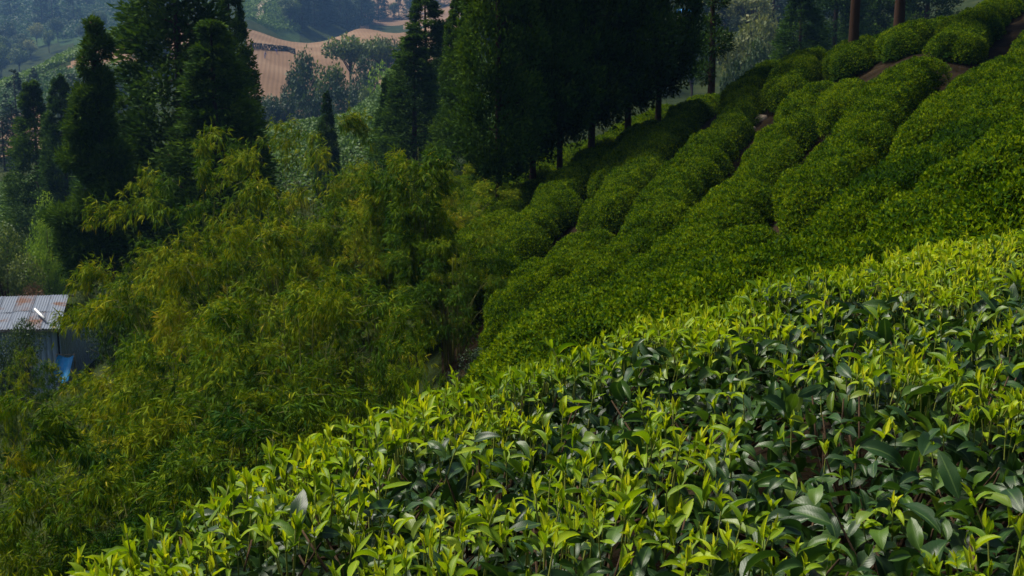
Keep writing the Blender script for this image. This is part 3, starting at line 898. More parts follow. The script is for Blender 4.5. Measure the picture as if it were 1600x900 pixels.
def broad_meshes(seed, matname, far=True, spread=.42, base=.28, nclump=26, flat=1.0, leafs=None):
    r = np.random.default_rng(2000 + seed)
    mb = MB()
    C = rand_dirs(nclump, r) * r.uniform(.35, 1, (nclump, 1)) ** .5
    C[:, 2] = C[:, 2] * .9
    cen = np.array([0, 0, base + (1 - base) * .5])
    C = cen + C * np.array([spread * .72, spread * .72, (1 - base) * .38 * flat])
    cr = r.uniform(.09, .17, nclump) * (spread / .42)
    per = 75 if far else 420
    ids = np.repeat(np.arange(nclump), per); N = len(ids)
    dirs = rand_dirs(N, r)
    rr = r.uniform(.3, 1, N) ** .4
    Pp = C[ids] + dirs * (rr * cr[ids])[:, None] * np.array([1.1, 1.1, .85])
    s = (leafs or (.05 if far else .022)) * r.uniform(.6, 1.35, N)
    D = unit(rand_dirs(N, r) + np.array([0, 0, -.15])); Nn = unit(dirs + rand_dirs(N, r) * .6 + [0, 0, .3])
    rnd = .45 + .2 * dirs[:, 2] + r.normal(0, .16, N) + r.normal(0, .1, nclump)[ids]
    mb.scatter(leaf4(.62, .08), frames(D, Nn, s), Pp, np.clip(rnd, 0, 1))
    crown = mb.build('tree_crown_mesh', [M[matname]], smooth=False)
    limbs = [((0, 0, base * .7 + .02 * j), tuple(C[j]), .010) for j in range(min(12, nclump))]
    tm = make_trunk(seed, base + (1 - base) * .45, .022, .010, .03, 8, limbs)
    return tm.build('tree_trunk_mesh', [M['bark']]), crown

def tree(name, meshes, u, vtop, d, wpx, label, cat, group=None, unit_r=.135, base=None, turn=None, sink=.1):
    """stand a tree on the ground in column u at depth d; height from the row of its top, width from its width in pixels"""
    p = ground_at(u, d) if base is None else np.asarray(base, float)
    h = at(u, vtop, d)[2] - p[2]
    h = max(h, 1.0)
    w = wpx / FPX * d / 2 / unit_r * (1.22 if unit_r == .135 else 1.0)
    root = obj(name, None, None, (p[0], p[1], p[2] - sink), (0, 0, rng.uniform(0, 6.28) if turn is None else turn), (w, w, h + sink), label, cat, group)
    root.empty_display_size = .3
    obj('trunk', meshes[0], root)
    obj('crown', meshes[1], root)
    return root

CON = [conifer_meshes(s) for s in range(4)]
CON_HI = [conifer_meshes(10 + s, skirt=.14, slim=1.0, dense=1.15) for s in range(3)]
CON_TALL = [conifer_meshes(20, skirt=.55)]
CON_FAR = [conifer_meshes(30 + s, far=True) for s in range(3)]
G = 'conifers along the crest of the tea slope'
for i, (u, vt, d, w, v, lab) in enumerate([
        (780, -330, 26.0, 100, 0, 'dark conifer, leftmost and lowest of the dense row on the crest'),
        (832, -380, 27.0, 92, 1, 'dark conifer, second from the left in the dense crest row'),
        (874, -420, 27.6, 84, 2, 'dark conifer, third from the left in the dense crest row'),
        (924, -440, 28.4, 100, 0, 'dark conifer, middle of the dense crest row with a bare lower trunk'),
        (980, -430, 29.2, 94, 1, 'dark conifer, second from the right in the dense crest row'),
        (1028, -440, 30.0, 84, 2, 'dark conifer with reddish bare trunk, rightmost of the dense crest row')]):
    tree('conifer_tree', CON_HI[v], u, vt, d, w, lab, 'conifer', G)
for u, vt, d, w, v, lab, g in [
        (718, -15, 40, 62, 0, 'narrow dark conifer just left of the dense crest row', None),
        (668, -12, 58, 108, 1, 'tall dark conifer with pointed top behind the bamboo, tallest of its clump', 'conifer clump behind the bamboo'),
        (650, 52, 52, 96, 2, 'dark conifer in front of the tallest one of the clump behind the bamboo', 'conifer clump behind the bamboo'),
        (608, 118, 55, 46, 3, 'small dark conifer at the left side of the clump behind the bamboo', 'conifer clump behind the bamboo'),
        (700, 30, 62, 60, 0, 'dark conifer at the right side of the clump behind the bamboo', 'conifer clump behind the bamboo'),
        (300, -190, 37, 190, 3, 'huge dark green conifer rising out of the top of the picture on the left', 'tall conifers on the left'),
        (352, 30, 34, 150, 2, 'broad green conifer in front of the huge one on the left', 'tall conifers on the left'),
        (378, -60, 46, 84, 3, 'greyish conifer behind the right side of the huge left one', 'tall conifers on the left'),
        (240, 90, 50, 60, 0, 'slim dark conifer behind, between the huge one and the ragged one', 'tall conifers on the left'),
        (72, 122, 66, 84, 3, 'dark blunt conifer, leftmost of three standing close together', 'three close conifers at far left'),
        (115, 114, 63, 76, 0, 'dark blunt conifer, middle of three standing close together', 'three close conifers at far left'),
        (152, 128, 60, 50, 3, 'dark conifer behind the ragged one, rightmost of three', 'three close conifers at far left'),
        (515, 140, 62, 34, 0, 'little reddish-tipped conifer standing alone before the green tea hill', None),
        (1241, -45, 62, 92, 3, 'grey hazy cone-shaped conifer behind the slope on the right', 'hazy conifers behind the slope'),
        (1295, -150, 78, 90, 1, 'blue hazy conifer with pale stems right of the cone-shaped one', 'hazy conifers behind the slope'),
        (1362, -130, 84, 100, 0, 'blue hazy conifer between the two bare trunks on the terrace', 'hazy conifers behind the slope'),
        (1440, -150, 80, 90, 2, 'blue hazy conifer right of the bare trunks on the terrace', 'hazy conifers behind the slope')]:
    tree('conifer_tree', CON[v], u, vt, d, w, lab, 'conifer', g)
tree('conifer_tree', CON_TALL[0], 1331, -560, 26.6, 140, 'bare straight trunk of a tall conifer, left one on the terrace edge', 'conifer', 'bare trunks on the terrace')
tree('conifer_tree', CON_TALL[0], 1402, -560, 28.6, 150, 'bare straight trunk of a tall conifer, right one on the terrace edge', 'conifer', 'bare trunks on the terrace')

# the lopped trees: foliage only in tufts along the trunk
def tuft_tree(name, u, d, blobs, r0, vtop, label, n_per=1500, leaf=.16):
    p = ground_at(u, d)
    root = obj(name, None, None, (p[0], p[1], p[2] - .1), label=label, cat='conifer')
    h = at(u, vtop, d)[2] - p[2]
    r = np.random.default_rng(int(u))
    tm = MB(); n = 10
    t = np.linspace(0, 1, n)
    tm.tube(np.stack([t * 0 + np.sin(t * 5) * .04, np.cos(t * 4) * .04 - .04, t * h], -1), r0 * (1.1 - .8 * t), 8)
    mb = MB()
    for bu, bv, bw, bh in blobs:
        c = at(bu, bv, d) - np.array(root.location); c[1] = 0
        R = np.array([bw, bw, bh]) / FPX * d / 2
        N = int(n_per * (bw * bh) / 3600) + 150
        dirs = rand_dirs(N, r); rr = r.uniform(.1, 1, N) ** .5
        lob = .75 + .5 * vnoise(dirs * 2.2 + bu, 3)
        Pp = c + dirs * (rr * lob)[:, None] * R
        mb.scatter(leaf4(.22, .05), frames(unit(dirs + rand_dirs(N, r) * .7 + [0, 0, .2]), rand_dirs(N, r), leaf * r.uniform(.6, 1.3, N)), Pp, np.clip(.42 + .25 * dirs[:, 2] + r.normal(0, .15, N), 0, 1))
        for j in range(5):
            q = c + rand_dirs(1, r)[0] * R * .8
            z0 = c[2] - R[2] * .3
            tm.tube([[0, 0, z0], (q + [0, 0, z0]) / 2, q], [.03, .02, .008], 5)
    obj('trunk', tm.build('lopped_trunk_mesh', [M['bark']]), root)
    obj('crown', mb.build('lopped_crown_mesh', [M['conifer']], smooth=False), root)
tuft_tree('conifer_tree', 1108, 35, [(1113, 68, 56, 46), (1106, 34, 26, 16), (1116, 2, 34, 26), (1098, 112, 30, 34)], .13, -60, 'thin lopped conifer with round tufts of foliage right of the crest row')
rg = np.random.default_rng(5)
bl = [(187, 78, 42, 34), (184, 44, 20, 16), (186, 57, 24, 12), (200, 70, 20, 16)]
for k in range(26):
    f = k / 25
    w = 42 + 78 * min(1, f * 1.7)
    bl.append((180 - 14 * f + rg.normal(0, w * .22), 112 + 300 * f + rg.normal(0, 6), w * rg.uniform(.5, .8), 44 * rg.uniform(.8, 1.3)))
tuft_tree('conifer_tree', 184, 34, bl, .16, 34, 'ragged dark conifer with a thin tufted top on the left', 2600, .19)

BR_DARK = [broad_meshes(s, 'broad_dark') for s in range(3)]
BR_GREEN = [broad_meshes(10 + s, 'broad') for s in range(3)]
BR_PALE = [broad_meshes(20 + s, 'broad_pale') for s in range(3)]
BR_BRIGHT = [broad_meshes(30, 'broad_bright')]
BR_FLAT = [broad_meshes(40, 'broad', flat=.55, base=.55)]
NEAR_BR = [broad_meshes(50, 'broad', far=False), broad_meshes(51, 'broad_bright', far=False, nclump=22), broad_meshes(52, 'dead', far=False, nclump=14)]
VG = 'round trees in the valley behind the tea hill'
for ms, u, vt, d, w, lab in [
        (BR_DARK[0], 481, 72, 188, 62, 'dark layered tree at the left end of the valley trees, below the brown field'),
        (BR_GREEN[0], 517, 88, 180, 66, 'pale grey-green round tree in the middle of the valley trees'),
        (BR_BRIGHT[0], 606, 86, 160, 54, 'bright lime green tree among the dark valley trees'),
        (BR_FLAT[0], 548, 52, 225, 84, 'wide flat olive tree standing before the brown field'),
        (BR_FLAT[0], 590, 54, 228, 60, 'smaller flat olive tree at the right of the wide one'),
        (BR_DARK[1], 600, 50, 232, 34, 'dark blue pointed tree below the right end of the brown field'),
        (BR_DARK[2], 622, 48, 234, 34, 'dark blue tree beside the conifer clump at the brown field'),
        (BR_DARK[1], 458, 108, 190, 34, 'small dark tree at the foot of the brown field'),
        (BR_DARK[2], 566, 108, 190, 60, 'dark tree between the grey-green round tree and the lime one'),
        (BR_DARK[0], 572, 80, 205, 56, 'dark tree above the gap left of the lime tree'),
        (BR_GREEN[1], 580, 126, 172, 46, 'dull green tree in front of the lime green one'),
        (BR_DARK[1], 540, 122, 170, 56, 'dark tree at the right foot of the grey-green round tree'),
        (BR_DARK[2], 442, 134, 176, 62, 'dark tree at the left edge of the valley wood'),
        (BR_DARK[0], 488, 134, 170, 60, 'dark tree under the grey-green round tree'),
        (BR_GREEN[2], 640, 100, 180, 40, 'dull green tree half hidden by the conifer clump'),
        (BR_DARK[2], 412, 140, 180, 60, 'dark tree right beside the big left conifers')]:
    tree('broadleaf_tree', ms, u, vt, d, w, lab, 'tree', VG, unit_r=.40)
for ms, u, vt, d, w, lab in [
        (NEAR_BR[1], 84, 288, 48, 76, 'yellow-green leafy tree at the left above the tin roof'),
        (NEAR_BR[0], 22, 340, 44, 130, 'bushy yellow-green tree at the left edge above the tin roof'),
        (NEAR_BR[2], 62, 415, 43, 80, 'withered brown tree just behind the tin roof'),
        (NEAR_BR[0], 160, 390, 40, 80, 'dark leafy tree at the foot of the ragged conifer')]:
    tree('broadleaf_tree', ms, u, vt, d, w, lab, 'tree', None, unit_r=.40)
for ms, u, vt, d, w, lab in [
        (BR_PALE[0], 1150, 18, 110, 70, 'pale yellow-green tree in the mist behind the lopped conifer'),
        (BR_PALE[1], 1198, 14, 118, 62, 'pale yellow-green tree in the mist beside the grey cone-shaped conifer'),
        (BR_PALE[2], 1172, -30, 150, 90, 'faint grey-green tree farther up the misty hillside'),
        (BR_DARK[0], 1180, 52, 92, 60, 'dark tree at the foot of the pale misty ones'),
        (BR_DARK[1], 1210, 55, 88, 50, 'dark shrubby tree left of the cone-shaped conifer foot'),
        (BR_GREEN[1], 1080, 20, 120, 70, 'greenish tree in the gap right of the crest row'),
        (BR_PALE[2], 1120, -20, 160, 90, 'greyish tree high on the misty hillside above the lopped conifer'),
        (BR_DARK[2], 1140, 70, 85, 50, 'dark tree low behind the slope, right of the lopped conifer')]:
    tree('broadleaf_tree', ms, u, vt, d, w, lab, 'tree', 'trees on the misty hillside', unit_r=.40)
# far woods on the hillsides: every tree stands by itself
def wood(name, n, upoly, dr, hr, sets, label, cat, group, ratio=.75, seed=0, unit_r=.40):
    r = np.random.default_rng(seed); k = 0; tries = 0
    while k < n and tries < n * 60:
        tries += 1
        d = r.uniform(*dr); u = r.uniform(min(p[0] for p in upoly), max(p[0] for p in upoly))
        x = (u - 800) / FPX * d; y = d
        z = gz(x, y)
        uu, vv, dd = pix(np.array([x, y, z]))
        if not in_poly(np.array([uu]), np.array([vv]), upoly)[0]: continue
        h = r.uniform(*hr); w = h * ratio * r.uniform(.75, 1.2) * .5 / unit_r
        root = obj(name, None, None, (x, y, z - .3), (0, 0, r.uniform(0, 6.28)), (w, w, h), label, cat, group)
        ms = sets[r.integers(len(sets))]
        obj('trunk', ms[0], root); obj('crown', ms[1], root)
        k += 1
wood('broadleaf_tree', 46, [(-30, 145), (0, 130), (90, 84), (190, 45), (270, 34), (270, -20), (150, 55), (0, 75), (-30, 80)], (300, 520), (7, 14), BR_PALE + BR_GREEN + BR_DARK,
     'hazy tree of the far wood behind the green ridge at upper left', 'tree', 'far wood behind the left ridge', seed=1)
wood('conifer_tree', 16, [(-30, 145), (0, 130), (90, 84), (190, 45), (270, 34), (270, -20), (0, 20), (-30, 30)], (300, 620), (12, 20), CON_FAR,
     'blue conifer spire of the far wood at upper left', 'conifer', 'far conifers at upper left', .42, seed=2, unit_r=.135)
wood('conifer_tree', 34, [(440, 50), (470, 5), (600, 0), (640, 35), (560, 46)], (350, 560), (12, 20), CON_FAR,
     'dark blue conifer of the far wood behind the brown field crest', 'conifer', 'far conifers behind the brown field', .5, seed=3, unit_r=.135)
wood('broadleaf_tree', 22, [(440, 50), (470, 5), (640, 0), (640, 35), (560, 46)], (350, 560), (7, 13), BR_DARK + BR_GREEN,
     'dull round tree of the far wood behind the brown field crest', 'tree', 'far trees behind the brown field', seed=4)
wood('conifer_tree', 9, [(600, 36), (720, 36), (720, 5), (600, 10)], (420, 620), (9, 14), CON_FAR,
     'blue conifer standing on the far pinkish field at the top', 'conifer', 'conifers on the far pinkish field', .45, seed=5, unit_r=.135)
wood('broadleaf_tree', 16, [(60, 235), (240, 160), (290, 70), (215, 60), (205, 140), (140, 150), (40, 210)], (130, 240), (4, 8), BR_GREEN + BR_DARK,
     'grey-green bushy tree on the terraced slope below the left brown field', 'tree', 'trees on the left terraced slope', .9, seed=6)
wood('conifer_tree', 40, [(740, 140), (1320, 140), (1320, -60), (740, -60)], (120, 260), (10, 16), CON_FAR,
     'dim conifer of the misty hillside glimpsed between the near trees', 'conifer', 'conifers on the misty hillside', .45, seed=8, unit_r=.135)
for u, vt, d, w, lab in [(28, 108, 165, 34, 'blue-green hazy conifer on the terraced slope at the far left, the taller one'), (55, 106, 205, 20, 'small blue hazy conifer on the green ridge line at the left'),
                         (24, 162, 122, 40, 'hazy conifer at the left edge in front of the pink strip'), (8, 182, 112, 34, 'dark hazy conifer cut by the left edge')]:
    tree('conifer_tree', CON_FAR[0], u, vt, d, w, lab, 'conifer', 'hazy conifers at the left edge')

# far tea rows: leafy clumps too small to count
def tea_rows(name, upoly, dr, step, size, label, seed, tint=0.0):
    r = np.random.default_rng(seed)
    pts = []
    d0, d1 = dr
    us = [p[0] for p in upoly]
    x0 = (min(us) - 800) / FPX * d1 - 5; x1 = (max(us) - 800) / FPX * d1 + 5
    if max(us) > 800: x1 = (max(us) - 800) / FPX * d1 + 5
    xs = np.arange(min(x0, (min(us) - 800) / FPX * d0), max(x1, (max(us) - 800) / FPX * d0), step * .55); ys = np.arange(d0, d1, step * 1.25)
    X, Y = np.meshgrid(xs, ys)
    Y = Y + np.sin(X * .07 + seed) * step * 2.2 + r.normal(0, .08, X.shape) * step
    X = X + r.normal(0, .12, X.shape) * step
    Pq = np.stack([X.ravel(), Y.ravel()], -1)
    z = ground_z(Pq[:, 0], Pq[:, 1])
    u, v, d = pix(np.column_stack([Pq, z]))
    k = in_poly(u, v, upoly) & (d > d0) & (d < d1)
    Pq, z = Pq[k], z[k]
    per = 26
    ids = np.repeat(np.arange(len(Pq)), per); N = len(ids)
    dirs = rand_dirs(N, r); dirs[:, 2] = np.abs(dirs[:, 2])
    C = np.column_stack([Pq, z])
    Pp = C[ids] + dirs * np.array([.55, .45, .75]) * size
    mb = MB()
    mb.scatter(leaf4(.8, .1), frames(rand_dirs(N, r), unit(dirs + [0, 0, .3]), size * .34 * r.uniform(.7, 1.2, N)), Pp, np.clip(.25 + .4 * dirs[:, 2] + r.normal(0, .12, N) + tint, 0, 1))
    print(name, len(Pq), N * 2)
    obj(name, mb.build('far_tea_mesh', [M['fartea']], smooth=False), label=label, cat='tea rows', kind='stuff')
tea_rows('tea_rows', [(395, 330), (395, 215), (420, 190), (600, 140), (800, 130), (800, 300)], (42, 128), .95, .7, 'green tea rows over the hill behind the bamboo', 1, .15)
tea_rows('tea_rows', [(-40, 275), (75, 275), (75, 345), (-40, 345)], (82, 101), .8, .7, 'small green tea patch with rows at the left edge', 2, .2)
tea_rows('tea_rows', TEA_L, (225, 300), 1.5, 1.7, 'strip of bright green tea along the left ridge line', 3, .35)
tea_rows('tea_rows', [(-40, 205), (-40, 160), (100, 108), (160, 108), (205, 100), (205, 150), (60, 165)], (170, 262), 2.0, 1.3, 'grey-green tea terraces below the left ridge line', 4, -.1)
tea_rows('tea_rows', [(370, 50), (380, -20), (440, -10), (470, 50)], (395, 520), 2.8, 2.2, 'green tea on the far knoll with the winding path', 5, .1)
tea_rows('tea_rows', [(-30, 60), (-30, -40), (290, -40), (240, 40), (150, 60)], (470, 900), 4.2, 3.0, 'dark blue tea terraces on the farthest hillside at upper left', 6, -.2)

# winding footpath on the far knoll
def ribbon(name, pts, w, m, lift=.06):
    L = np.array([ground_at(u, d) for u, d in pts])
    t = np.linspace(0, len(L) - 1, len(L) * 8)
    C = np.stack([np.interp(t, np.arange(len(L)), L[:, k]) for k in range(3)], -1)
    T = np.gradient(C[:, :2], axis=0); T = unit(T); Nn = np.stack([T[:, 1], -T[:, 0]], -1)
    rows = []
    for s in (-1, -.5, 0, .5, 1):
        q = C[:, :2] + Nn * s * w / 2
        rows.append(np.column_stack([q, ground_z(q[:, 0], q[:, 1]) + lift]))
    V = np.stack(rows, 1); n = len(C)
    i_ = np.arange(n - 1)[:, None] * 5 + np.arange(4)[None]
    q = np.stack([i_, i_ + 1, i_ + 6, i_ + 5], -1).reshape(-1, 4)
    obj(name, mesh_np(name, V.reshape(-1, 3), [q], None, True, [M[m]]), kind='structure')
M['track'] = plain_mat('trodden path', [(0.3, (0.30, 0.22, 0.16)), (0.7, (0.46, 0.36, 0.28))], .3, .95)
ribbon('footpath', [(404, 400), (402, 412), (409, 424), (405, 440), (420, 470)], 2.2, 'track', .9)
# field boundary of dark stones in the brown field with two workers below it
p0 = []
for u, v in [(392, 75), (415, 77), (435, 79), (450, 81), (462, 86)]:
    p0.append(ground_uv(u, v, 215, 335))
wr = obj('field_wall', None, None, tuple(p0[0]), label='low dark stone wall running along the brown field', cat='wall')
M['drystone'] = plain_mat('dry stone', [(0.3, (0.03, 0.03, 0.028)), (0.7, (0.10, 0.095, 0.085))], 1.5, .95, .2, 3)
mb = MB(); rw = np.random.default_rng(3)
for a, b in zip(p0[:-1], p0[1:]):
    for t in np.linspace(0, 1, 9, endpoint=False):
        for lay in range(3):
            x, y = a[0] + (b[0] - a[0]) * t, a[1] + (b[1] - a[1]) * t
            an = rw.normal(0, .2); R = np.array([[cos(an), -sin(an), 0], [sin(an), cos(an), 0], [0, 0, 1]])
            mb.box(np.array([x, y, gz(x, y) + .15 + lay * .48]) - p0[0] + rw.normal(0, .05, 3), (b[0] - a[0]) / 9 * np.array([1.05, 0, 0]) + np.array([0, .7, .5]) * rw.uniform(.85, 1.1), 0, .5, R)
obj('stones', mb.build('field_wall_mesh', [M['drystone']], smooth=False), wr, kind='stuff')

M['cloth_blue'] = plain_mat('violet blue cloth', [(0.3, (0.12, 0.10, 0.32)), (0.7, (0.18, 0.16, 0.42))], 5, .9)
M['cloth_grey'] = plain_mat('grey cloth', [(0.3, (0.16, 0.16, 0.28)), (0.7, (0.22, 0.22, 0.34))], 5, .9)
M['skin'] = plain_mat('skin', [(0.3, (0.16, 0.085, 0.05)), (0.7, (0.2, 0.11, 0.065))], 9, .6)
M['hair'] = plain_mat('hair', [(0.3, (0.01, 0.008, 0.007)), (0.7, (0.02, 0.016, 0.014))], 9, .6)
def person(u, v, stoop, cloth, turn, label):
    p = ground_uv(u, v, 215, 335)
    root = obj('person', None, None, tuple(p), (0, 0, turn), (1, 1, 1), label, 'person')
    me = bpy.data.meshes.new('person_body_mesh')
    s, c = sin(stoop), cos(stoop)
    hip = np.array([0, 0, .86])
    def up(l, x=0, f=0): return hip + np.array([x, -l * s - f * c, l * c - f * s])
    V = [hip, up(.28), up(.50), up(.60), up(.70), up(.80),
         (.10, 0, .82), (.11, -.05, .46), (.12, .02, .06), (.12, -.12, .03),
         (-.10, 0, .82), (-.12, -.02, .46), (-.12, .06, .06), (-.12, -.08, .03),
         up(.48, .2), up(.25, .26, .10), up(.06, .22, .28), up(-.02, .2, .36), up(.48, -.2), up(.25, -.26, .10), up(.06, -.22, .28), up(-.02, -.2, .36)]
    E = [(0, 1), (1, 2), (2, 3), (3, 4), (4, 5), (0, 6), (6, 7), (7, 8), (8, 9), (0, 10), (10, 11), (11, 12), (12, 13), (2, 14), (14, 15), (15, 16), (16, 17), (2, 18), (18, 19), (19, 20), (20, 21)]
    me.from_pydata([tuple(map(float, v)) for v in V], E, [])
    R = [.16, .14, .15, .06, .105, .085, .10, .07, .05, .045, .10, .07, .05, .045, .07, .05, .04, .035, .07, .05, .04, .035]
    me.materials.append(M[cloth])
    o = obj('body', me, root)
    o.modifiers.new('skin', 'SKIN').use_smooth_shade = True
    for k, rr in enumerate(R):
        me.skin_vertices[0].data[k].radius = (rr, rr)
    me.skin_vertices[0].data[0].use_root = True
    sb = o.modifiers.new('subdivision', 'SUBSURF'); sb.levels = 1; sb.render_levels = 1
    mb = MB()
    cc = up(.76, 0, .0)
    dr_ = rand_dirs(160, np.random.default_rng(1))
    ring = [np.column_stack([np.cos(np.linspace(0, 2 * pi, 10, endpoint=False)) * .115 * q, np.sin(np.linspace(0, 2 * pi, 10, endpoint=False)) * .125 * q, np.full(10, zz)]) + cc for q, zz in ((1, 0), (.95, .07), (.6, .115), (.1, .13))]
    qd = [[j + 10 * i_, (j + 1) % 10 + 10 * i_, (j + 1) % 10 + 10 * i_ + 10, j + 10 * i_ + 10] for i_ in range(3) for j in range(10)]
    mb.add(np.concatenate(ring), [np.array(qd)])
    obj('hair', mb.build('hair_mesh', [M['hair']]), root)
person(414, 92, .35, 'cloth_grey', 1.2, 'tiny far worker in grey-blue clothes in the brown field, the left one')
person(433, 84, .95, 'cloth_blue', -1.4, 'tiny far worker in violet-blue clothes stooping by the dark wall')

# ------------------------------------------------------------------ bamboo thicket
def make_bamboo(seed, H=4.6, Rr=1.9, nplume=120, lsize=.155, tall=False, per_tw=7, ntw=30, tone0=.32):
    r = np.random.default_rng(4000 + seed)
    leaf = MB(); wood_ = MB()
    nlobe = 26
    ltone = r.normal(tone0, .15, nlobe)
    lobes = np.column_stack([np.arange(nlobe) * 2.399 + r.normal(0, .2, nlobe), np.arcsin(np.clip(np.linspace(-.62, .97, nlobe) + r.normal(0, .06, nlobe), -.7, .99)), r.uniform(.58, 1.2, nlobe)])
    # culms
    tips = []
    for k in range(30 if not tall else 14):
        a = r.uniform(0, 2 * pi); b = r.uniform(.1, .45) * (.4 if tall else 1)
        q = np.sqrt(r.uniform(0, 1)) * Rr * .95 * (.45 if tall else 1)
        h = H * (1 - .45 * (q / Rr) ** 2) * r.uniform(.75, 1.05)
        t = np.linspace(0, 1, 7)
        pts = np.stack([cos(a) * (b + (q - b) * t ** 2.2), sin(a) * (b + (q - b) * t ** 2.2), h * (t - .12 * t ** 5) - .2 * (t == 0)], -1)
        wood_.tube(pts, np.linspace(.022, .004, 7), 5)
        tips.append((pts, a))
    # plumes of leaves: on the upper part of the culms and all over the outer shell
    starts = []; dirs = []; tones = []
    for k in range(nplume):
        if tall or r.uniform() < .22:
            pts, a = tips[r.integers(len(tips))]
            f = r.uniform(.25, 1.0) if not tall else r.uniform(.2, 1)
            p = np.array([np.interp(f * 6, np.arange(7), pts[:, j]) for j in range(3)])
            aa = a + r.normal(0, 1.0)
        else:
            l_ = k % nlobe
            aa = lobes[l_, 0] + r.normal(0, .13); el = lobes[l_, 1] + r.normal(0, .09)
            lob = lobes[l_, 2] * r.uniform(.9, 1.06)
            p = np.array([cos(aa) * cos(el) * Rr * .85 * lob, sin(aa) * cos(el) * Rr * .85 * lob, H * .42 + sin(el) * H * .5 * lob])
        starts.append(p); tones.append(.3 if tall else ltone[k % nlobe])
        d = np.array([cos(aa), sin(aa), r.uniform(-.1, .8) if not tall else r.uniform(.4, 1.3)])
        dirs.append(unit(d))
    LP = []; LD = []; LR = []; LS = []
    for p, d, lt in zip(starts, dirs, tones):
        L = r.uniform(.55, 1.05) * (.75 if tall else 1)
        tone = lt + r.normal(0, .08)
        t = np.linspace(0, 1, 6)
        ax = p + np.outer(t, d) * L + np.outer(t ** 2, [0, 0, -.45 * L])
        wood_.tube(ax, np.linspace(.006, .002, 6), 3, cap=False)
        n = ntw
        f = r.uniform(.1, 1, n)
        base = np.stack([np.interp(f * 5, np.arange(6), ax[:, j]) for j in range(3)], -1)
        td = unit(rand_dirs(n, r) * .8 + d * .7 + [0, 0, -.05])
        tw = base + td * r.uniform(.06, .30, (n, 1))
        ids = np.repeat(np.arange(n), per_tw)
        m = len(ids)
        ld = unit(td[ids] * .7 + rand_dirs(m, r) * .6 + np.array([0, 0, -.75]))
        LP.append(tw[ids] - td[ids] * r.uniform(0, .09, (m, 1))); LD.append(ld)
        LR.append(np.clip(tone + r.normal(0, .13, n)[ids] + r.normal(0, .08, m) + (r.uniform(size=m) < .015) * .6, 0, 1)); LS.append(lsize * r.uniform(.55, 1.25, m))
    LP = np.concatenate(LP); LD = np.concatenate(LD); LR = np.concatenate(LR); LS = np.concatenate(LS)
    nn = unit(rand_dirs(len(LP), r) * .9 + [0, 0, .8])
    V = np.array([[0, 0, 0], [-.06, .32, .02], [.06, .32, .02], [-.045, .68, -.03], [.045, .68, -.03], [0, 1, -.14]])
    A = np.zeros((6, 4)); A[:, 2] = [0, .3, .3, .7, .7, 1]
    tpl = (V, [np.array([[0, 2, 1], [3, 4, 5]]), np.array([[1, 2, 4, 3]])], A)
    leaf.scatter(tpl, frames(LD, nn, LS), LP, LR)
    return leaf.build('bamboo_foliage_mesh', [M['bamboo']], smooth=False), wood_.build('bamboo_culms_mesh', [M['culm']])
BAM = [make_bamboo(s, per_tw=7, nplume=140) for s in range(4)]
BAM.append(make_bamboo(7, per_tw=7, nplume=140, tone0=.10))  # leaf colour lowered to stand in for the shade around the hollow
BAM_TALL = [make_bamboo(10, H=4.2, Rr=.9, nplume=75, tall=True, lsize=.15)]
BLAB = ['olive bamboo clump cut off by the lower left corner', 'bamboo clump at the left edge in front of the tin-roofed hut', 'dark bamboo clump hanging over the lower left of the tea hedge', 'bamboo clump with dark drooping fans beside the tea hedge brow',
        'yellowish bamboo clump in the lower middle of the thicket', 'bamboo clump right of the hut, its tips against the dark conifer', 'bright bamboo clump in the heart of the thicket', 'dark bamboo clump overhanging the black hollow',
        'bamboo clump on the right edge of the thicket next to the tea slope', 'brownish bamboo clump under the ragged conifer', 'golden feathery bamboo clump in the upper left of the thicket', 'feathery bamboo clump at the top of the thicket before the green tea hill',
        'bright bamboo clump below the conifer clump', 'bamboo clump in the upper middle of the thicket', 'dull bamboo clump in the middle left of the thicket', 'light scrubby bamboo clump behind the right edge of the thicket',
        'olive bamboo clump between the hut and the lower left corner', 'dark bamboo clump low at the foot of the tea hedge', 'bamboo clump at the upper right of the thicket beside the crest conifers', 'bamboo clump in the centre left of the thicket, above the drooping fans',
        'thin bamboo clump right against the front wall of the hut', 'bamboo clump just below the blue tarpaulin', 'low bamboo clump added to darken the bottom of the hollow behind the brow']
for i, (u, vt, d, w, v) in enumerate([
        (10, 640, 10.4, 470, 0), (-45, 500, 13.5, 310, 1), (240, 655, 9.6, 430, 2), (440, 600, 10.0, 560, 3), (330, 560, 11.5, 480, 1), (285, 440, 15, 360, 2), (480, 400, 15, 420, 0), (575, 425, 13.5, 290, 4),
        (708, 345, 17, 210, 4), (270, 330, 20, 300, 1), (330, 218, 24, 300, 3), (500, 168, 26, 300, 0), (620, 215, 24, 240, 1), (450, 265, 21, 320, 2), (370, 330, 18, 340, 0), (725, 262, 25, 170, 3),
        (150, 620, 10.5, 420, 3), (350, 700, 8.8, 330, 4), (600, 290, 19.5, 260, 0), (400, 470, 13.2, 420, 2), (35, 522, 27, 150, 0), (135, 600, 24, 150, 2), (672, 535, 11.5, 170, 4)]):  # last clump added to cover lit ground and darken the hollow
    p = ground_at(u, d)
    h = max(at(u, vt, d)[2] - p[2], 1.5)
    w_ = w / FPX * d / 2 / 2.35
    root = obj('bamboo_clump', None, None, (p[0], p[1], p[2] - .05), (0, 0, i * 1.7), (w_, w_, h / 4.55), BLAB[i], 'bamboo', 'bamboo clumps of the thicket')
    obj('foliage', BAM[v][0], root); obj('culms', BAM[v][1], root)
